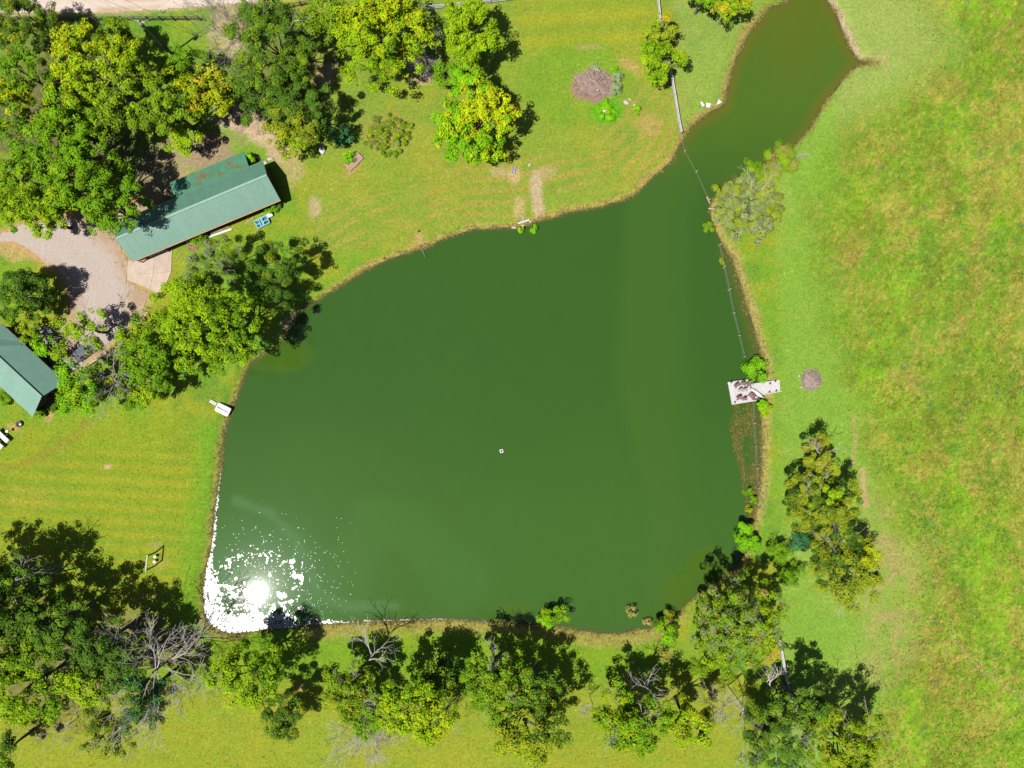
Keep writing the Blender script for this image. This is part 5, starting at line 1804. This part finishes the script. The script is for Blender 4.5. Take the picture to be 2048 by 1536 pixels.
# pale boat on the left shore
p = P(446, 819, .3)
bt = thing('small_boat', 'pale green flat boat with dark centre stripe pulled up on the left shore', 'boat', (p[0], p[1], -.12), -.46)
ro = []
for (cx, cy, a0) in ((.92, .52, 0), (-.92, .52, PI / 2), (-.92, -.52, PI), (.92, -.52, 3 * PI / 2)):
    for k_ in range(5):
        a = a0 + PI / 2 * k_ / 4
        ro.append((cx + .2 * math.cos(a), cy + .2 * math.sin(a)))
Geo().prism(ro, .05, .48).build('hull', M_pale_hull, bt)
for y in (-.40, .38):
    Geo().box((0, y, .51), (2.0, .58, .08)).build('deck_panel', M_pale_hull, bt)
Geo().box((0.1, -.02, .49), (1.7, .1, .03)).build('centre_slot', M_hullgreen, bt)
Geo().box((-.72, 0, .515), (.45, .26, .1)).build('motor_mount', M_hullgreen, bt)
p = P(427, 805)
t = thing('gangplank', 'pinkish white plank ramp leading to the pale boat', 'plank', (p[0], p[1], .12), -.5)
for y in (-.13, .13):
    Geo().box((0, y, 0.02), (1.15, .22, .05)).build('board', M_greywood, t)
for x in (-.4, .4):
    Geo().box((x, 0, -.07), (.1, .5, .1)).build('cleat', M_tanwood, t)

# small white boat by the teal shrub
p = P(645, 300)
wb = thing('small_boat', 'small white dinghy under the ragged dark tree', 'boat', (p[0], p[1], .02), 1.75)
hull(wb, 1.5, 1.05, .38, M_white, blunt=2.0)
Geo().box((.25, .05, .36), (.45, .3, .05)).build('dark_patch', M_metal, wb)

# small wooden deck
dq = [(714.5, 303.5), (727, 315.5), (701, 341.5), (688, 328.5)]
wd_ = thing('wooden_platform', 'small reddish wooden platform with step on the upper lawn', 'platform', tuple(P(707, 322)), 0)
c = [P(*q, .3) for q in (dq[0], dq[3], dq[2], dq[1])]
for k_ in range(9):
    q = [bil(c, .01, (k_ + .05) / 9), bil(c, .99, (k_ + .05) / 9), bil(c, .99, (k_ + .95) / 9), bil(c, .01, (k_ + .95) / 9)]
    Geo(L(wd_)).prism(q, .26, .31).build('plank', M_tanwood, wd_)
for i in range(4):
    Geo(L(wd_)).beam(c[i] + (0, 0, -.17), c[(i + 1) % 4] + (0, 0, -.17), .06, .24).build('rim_joist', M_tanwood, wd_)
q = P(712, 331)
Geo(L(wd_)).box((q[0], q[1], .1), (.8, .4, .2), .75).build('step', M_redstone, wd_)

# swing frame on the left lawn
s0, s1 = P(314, 1103), P(311, 1131)
sw = thing('swing_frame', 'two post swing frame on the striped left lawn', 'swing', tuple((s0 + s1) / 2))
for q in (s0, s1):
    Geo(L(sw)).beam(q, q + (0, 0, 2.85), .15, .15).build('post', M_darkwood, sw)
d_ = (s1 - s0) / np.linalg.norm(s1 - s0)
Geo(L(sw)).beam(s0 - d_ * .15 + (0, 0, 2.9), s1 + d_ * .15 + (0, 0, 2.9), .17, .17).build('crossbeam', M_deadpale, sw)
for f_ in (.32, .68):
    q = s0 * (1 - f_) + s1 * f_
    for e_ in (-.16, .16):
        r_ = q + d_ * e_
        Geo(L(sw)).tube(r_ + (0, 0, .55), r_ + (0, 0, 2.82), .014, sides=4).build('rope', M_wire, sw)
    Geo(L(sw)).lathe(q + (0, 0, .5), [(.02, 0), (.24, .01), (.25, .05), (.2, .08), (.02, .07)], 12).build('swing_seat', M_white, sw)

# benches, fire pit and little grill at the left edge
bt_ = None
for (q, lab) in (((10.5, 871.5), 'white bench with a centre joint nearest the fire pit'), ((-1, 884), 'white bench cut by the left edge, second of the pair')):
    p = P(*q)
    if bt_ is None:
        bt_ = thing('bench', lab, 'bench', tuple(p), -.76, 'white benches at the left edge')
        for x in (-.62, .62):
            Geo().box((x, 0, .72), (1.2, .66, .06)).build('seat_board', M_white, bt_)
        for x in (-1.0, 1.0):
            for y in (-.24, .24):
                Geo().box((x, y, .345), (.08, .08, .69)).build('leg', M_white, bt_)
    else:
        copy_tree(bt_, tuple(p), -.76, lab)
t = thing('fire_pit', 'round rusty fire pit ring on the lawn beside the left house', 'fire pit', tuple(P(40.5, 848)))
Geo().lathe((0, 0, 0), [(.46, 0), (.48, .36), (.42, .36), (.38, .06), (.02, .05)], 20).build('ring', M_rust, t, True)
Geo().lathe((0, 0, .05), [(.36, 0), (.25, .08), (.05, .12)], 12).build('ash', M_metal, t, True)
t = thing('grill_post', 'tiny pale grill on a post between bench and fire pit', 'grill', tuple(P(22, 862)))
Geo().tube((0, 0, 0), (0, 0, .8), .04, sides=8).build('post', M_metal, t)
Geo().box((0, 0, .88), (.42, .34, .14)).build('grill_box', M_white, t)

# drain pipe, spillways, stones
p0, p1 = P(1035.5, 447, -.12), P(1058.5, 439.5, -.12)
tag(Geo().tube(p0, p1, .17, sides=14).build('drain_pipe', M_pipe), 'white drain pipe lying at the upper shore', 'pipe')
tag(Geo().prism([P(1043.5, 441), P(1049.5, 441), P(1048, 434), (P(1046, 430))], -.35, .05).build('spillway', M_greyconc), 'small grey concrete apron above the white drain pipe', 'drain')
t = thing('concrete_trough', 'narrow grey concrete trough below the golden maple', 'trough', tuple(P(1028, 340)), -.18)
Geo().box((0, 0, .03), (.42, 1.1, .06)).build('base', M_greyconc, t)
for x in (-.2, .2):
    Geo().box((x, 0, .13), (.07, 1.1, .18)).build('side', M_greyconc, t)


def rock(u, v, rx, ry, h, mat, label, seed, z=0.0, grp=None, name='rock', cat='rock', rz=0.0):
    rng = np.random.RandomState(seed)
    n_, m_ = 9, 5
    V = []
    ph = rng.uniform(0, 6)
    for j in range(m_):
        a = PI / 2 * j / (m_ - 1)
        for i in range(n_):
            t_ = 6.283 * i / n_
            f_ = 1 + .22 * math.sin(2 * t_ + ph) + rng.uniform(-.1, .1)
            V.append((rx * f_ * math.cos(a) * math.cos(t_), ry * f_ * math.cos(a) * math.sin(t_), h * math.sin(a) * rng.uniform(.9, 1.05) - .05 * (j == 0)))
    Q = [(j * n_ + i, j * n_ + (i + 1) % n_, (j + 1) * n_ + (i + 1) % n_, (j + 1) * n_ + i) for j in range(m_ - 1) for i in range(n_)]
    g = Geo()
    g._add(V, Q, N=[tuple(range(n_))[::-1], tuple(range((m_ - 1) * n_, m_ * n_))])
    o = g.build(name, mat)
    p = P(u, v)
    o.location = (p[0], p[1], z)
    o.rotation_euler = (0, 0, rz)
    return tag(o, label, cat, grp)


rock(1028, 454, .38, .22, .22, M_stone, 'pale flat stone left of the white drain pipe', 1, -.4)
rock(1046, 450, .32, .18, .2, M_stone, 'pale stone just below the white drain pipe', 2, -.42)
rock(1061, 442, .22, .2, .22, M_stone, 'tan stone at the right end of the drain pipe', 3, -.3)
rock(1059, 330, .3, .28, .25, M_stone, 'grey boulder on the lawn right of the concrete trough', 4)
rock(1034, 316, .25, .2, .2, M_stone, 'small stone above the concrete trough under the maple', 41)
rock(1210, 222, .45, .35, .4, M_white, 'white rock among the lime weeds', 5)
rock(1252, 205, .55, .3, .3, M_stone, 'tan stone at the edge of the lime weeds', 6, rz=-.8)
rock(1259, 199, .3, .15, .2, M_stone, 'small pale stone above the tan one', 7, rz=-.7)
rock(1269, 210, .25, .2, .2, M_stone, 'small tan stone beside the lime tuft', 8)
rock(1195, 183, .14, .14, .35, M_white, 'small white lump lying on the brush heap', 9, .55)
rock(1598, 751.5, .22, .18, .2, M_stone, 'upper pale stone left of the round brush heap', 10)
rock(1602, 774, .24, .18, .2, M_stone, 'lower pale stone left of the round brush heap', 11)
rock(376, 482.5, .26, .26, .5, M_white, 'white round bucket shape beside the house wall', 12, name='planter', cat='planter')
for i, (q, lab) in enumerate((((530, 325), 'pale stone at the rear corner of the long house'), ((541, 318), 'pink stone slab behind the long house'), ((513, 315), 'stone by the bush behind the long house'))):
    rock(*q, .5, .32, .3, M_stone, lab, 20 + i)
for i, (pts, lab) in enumerate((([(1400, 205), (1404, 204), (1409, 212), (1404, 214)], 'narrow white concrete slab, left of the three at the inlet bank'),
                                ([(1412, 206), (1422, 208), (1419, 216), (1412, 215)], 'square white concrete slab, middle of the three at the inlet bank'),
                                ([(1437, 199), (1443, 206), (1432, 211)], 'triangular white concrete slab, right of the three at the inlet bank'))):
    tag(Geo().prism([P(*q) for q in pts], -.12, .14).build('concrete_slab', M_white), lab, 'slab', 'broken concrete slabs')

# red stone bed by the house
t = thing('stone_bed', 'half round bed of red stones below the house wall', 'flower bed', tuple(P(386, 495)))
rng = np.random.RandomState(6)
g0 = None
for k_ in range(34):
    a = rng.uniform(-.2, 3.3)
    r_ = rng.uniform(.2, 1.0)
    q = P(386 + 13 * r_ * math.cos(a), 492 + 9 * r_ * abs(math.sin(a)))
    if g0 is None:
        g0 = Geo().lathe((0, 0, 0), [(.16, 0), (.17, .08), (.12, .15), (.03, .18)], 7).build('stone', M_redstone, t)
        o2 = g0
    else:
        o2 = g0.copy()
        C.objects.link(o2)
    o2.location = q - np.array(L(t))
    o2.scale = (rng.uniform(.8, 1.5), rng.uniform(.7, 1.2), 1)
    o2.rotation_euler = (0, 0, rng.uniform(0, 6))
# planks and posts by the house wall
for (q0, q1, w_, z_, m_, lab) in (((412, 476), (463, 458), .28, .12, M_white, 'long white plank lying along the house wall'),
                                  ((420, 466), (444, 457), .3, .2, M_greywood, 'short pale board behind the long white plank'),
                                  ((442, 458), (458, 451), .3, .25, M_tanwood, 'reddish board leaning by the wall above the white plank'),
                                  ((352, 520), (363, 504), .14, .06, M_tanwood, 'narrow tan plank on the grass right of the concrete pad'),
                                  ((278, 648), (300, 616), .3, .12, M_tanwood, 'weathered beam lying on the grass at the driveway corner'),
                                  ((490, 448), (508, 436), .2, .08, M_tanwood, 'straw coloured boards left of the turquoise boat'),
                                  ((1348, 16), (1361, 11), .08, .04, M_tanwood, 'thin tan stick on the grass right of the rail fence top')):
    a, b = P(*q0, z_), P(*q1, z_)
    tag(Geo().beam(a, b, w_, .07).build('board', m_), lab, 'board')
for (q, h_, lean_, lab) in (((346, 566), 1.6, (.9, .5), 'short dark post leaning at the concrete pad corner'), ((240, 651), 2.2, (-.2, .1), 'dark wooden post on the gravel by the thin tree'), ((1.5 + 836, 463.5), .7, (0, 0), 'small dark stake on the upper lawn near the shore')):
    p = P(*q)
    g = Geo((p[0], p[1], 0)).beam(p, p + np.array((lean_[0], lean_[1], h_)), .14, .14)
    o = g.build('stake', M_darkwood)
    o.location = (p[0], p[1], 0)
    tag(o, lab, 'post')
tag(Geo().tube(P(841, 492, -.2), P(850, 514, .0), .035, .02, 6).build('fishing_rod', M_wire), 'thin rod reaching from the upper shore over the water', 'rod')
tag(Geo().tube(P(840, 492, -.3), P(842, 491, .35), .06, .05, 6).build('rod_stand', M_darkwood), 'dark peg holding the rod at the upper shore', 'peg')


M_litter = solid('leaf_litter', (0.20, 0.13, 0.10), 0.95, 0.4, 6, bump=.8)
M_stickred = solid('reddish_stick', (0.27, 0.18, 0.155), 0.9, 0.25, 6)
# brush heaps
def brush(u, v, ru, rv, h, n_, label, seed, mats, ln=(.5, 1.5)):
    p = P(u, v)
    t = thing('brush_pile', label, 'brush pile', tuple(p))
    rng = np.random.RandomState(seed)
    for mi, m_ in enumerate(mats):
        segs = []
        for k_ in range(n_ // len(mats)):
            a = rng.uniform(0, 6.283)
            r_ = math.sqrt(rng.uniform(0, 1))
            x, y = ru * r_ * math.cos(a) * K, rv * r_ * math.sin(a) * K
            z = h * (1 - r_ ** 1.6) * rng.uniform(.35, 1.05) + .04
            d = np.array((math.cos(a + rng.normal(0, .9)), math.sin(a + rng.normal(0, .9)), rng.normal(-.1, .18)))
            l_ = rng.uniform(*ln)
            c = np.array((x, y, z))
            rr = rng.uniform(.015, .045)
            mid = c + rng.normal(0, .05, 3)
            segs += [np.concatenate([c - d * l_ / 2, mid, [rr, rr * .85]]), np.concatenate([mid, c + d * l_ / 2, [rr * .85, rr * .4]])]
        V, F = tubes(segs, 4)
        V[:, 2] = np.maximum(V[:, 2], .01)
        obj('stick_layer', make_mesh('stick_layer', V, [F]), m_, t, kind='stuff')
    # a mound of litter beneath
    g = Geo()
    g.lathe((0, 0, 0), [(1.0, -.02), (.8, .3 * h), (.45, .62 * h), (.08, .8 * h)], 20, ru * K * .9, rv * K * .9)
    g.build('litter_mound', M_litter, t, True)
    return t


brush(1188, 170, 35, 27, .7, 640, 'big brush heap on the upper lawn beside the sage shrubs', 3, [M_stickred, M_stickred, M_dead, M_litter], (.7, 2.2))
brush(1622, 760, 20, 21, .75, 260, 'round brush heap on the grass right of the dock', 4, [M_stickred, M_dead], (.5, 1.4))
# grey palm-like fronds on top of the heap
t = thing('cut_branch', 'grey green cut branches sticking out of the top of the big brush heap', 'branch', tuple(P(1195, 140)))
for k_ in range(14):
    rng = np.random.RandomState(k_)
    a = rng.uniform(1.2, 2.6) if k_ % 3 else rng.uniform(2.5, 2.9)
    l_ = rng.uniform(1.0, 2.2)
    segs = []
    pq = np.array((rng.uniform(-.4, .4), -.4, .5))
    d = np.array((math.cos(a), math.sin(a), .12))
    for j in range(4):
        q = pq + d * l_ / 4
        segs.append(np.concatenate([pq, q, [.03 - .006 * j, .03 - .006 * (j + 1)]]))
        pq = q
        d = d + np.array((0, 0, -.08))
    V, F = tubes(segs, 4)
    obj('frond', make_mesh('frond', V, [F]), [M_dead, M_sage][k_ % 2] if 'M_sage' in globals() else M_dead, t)
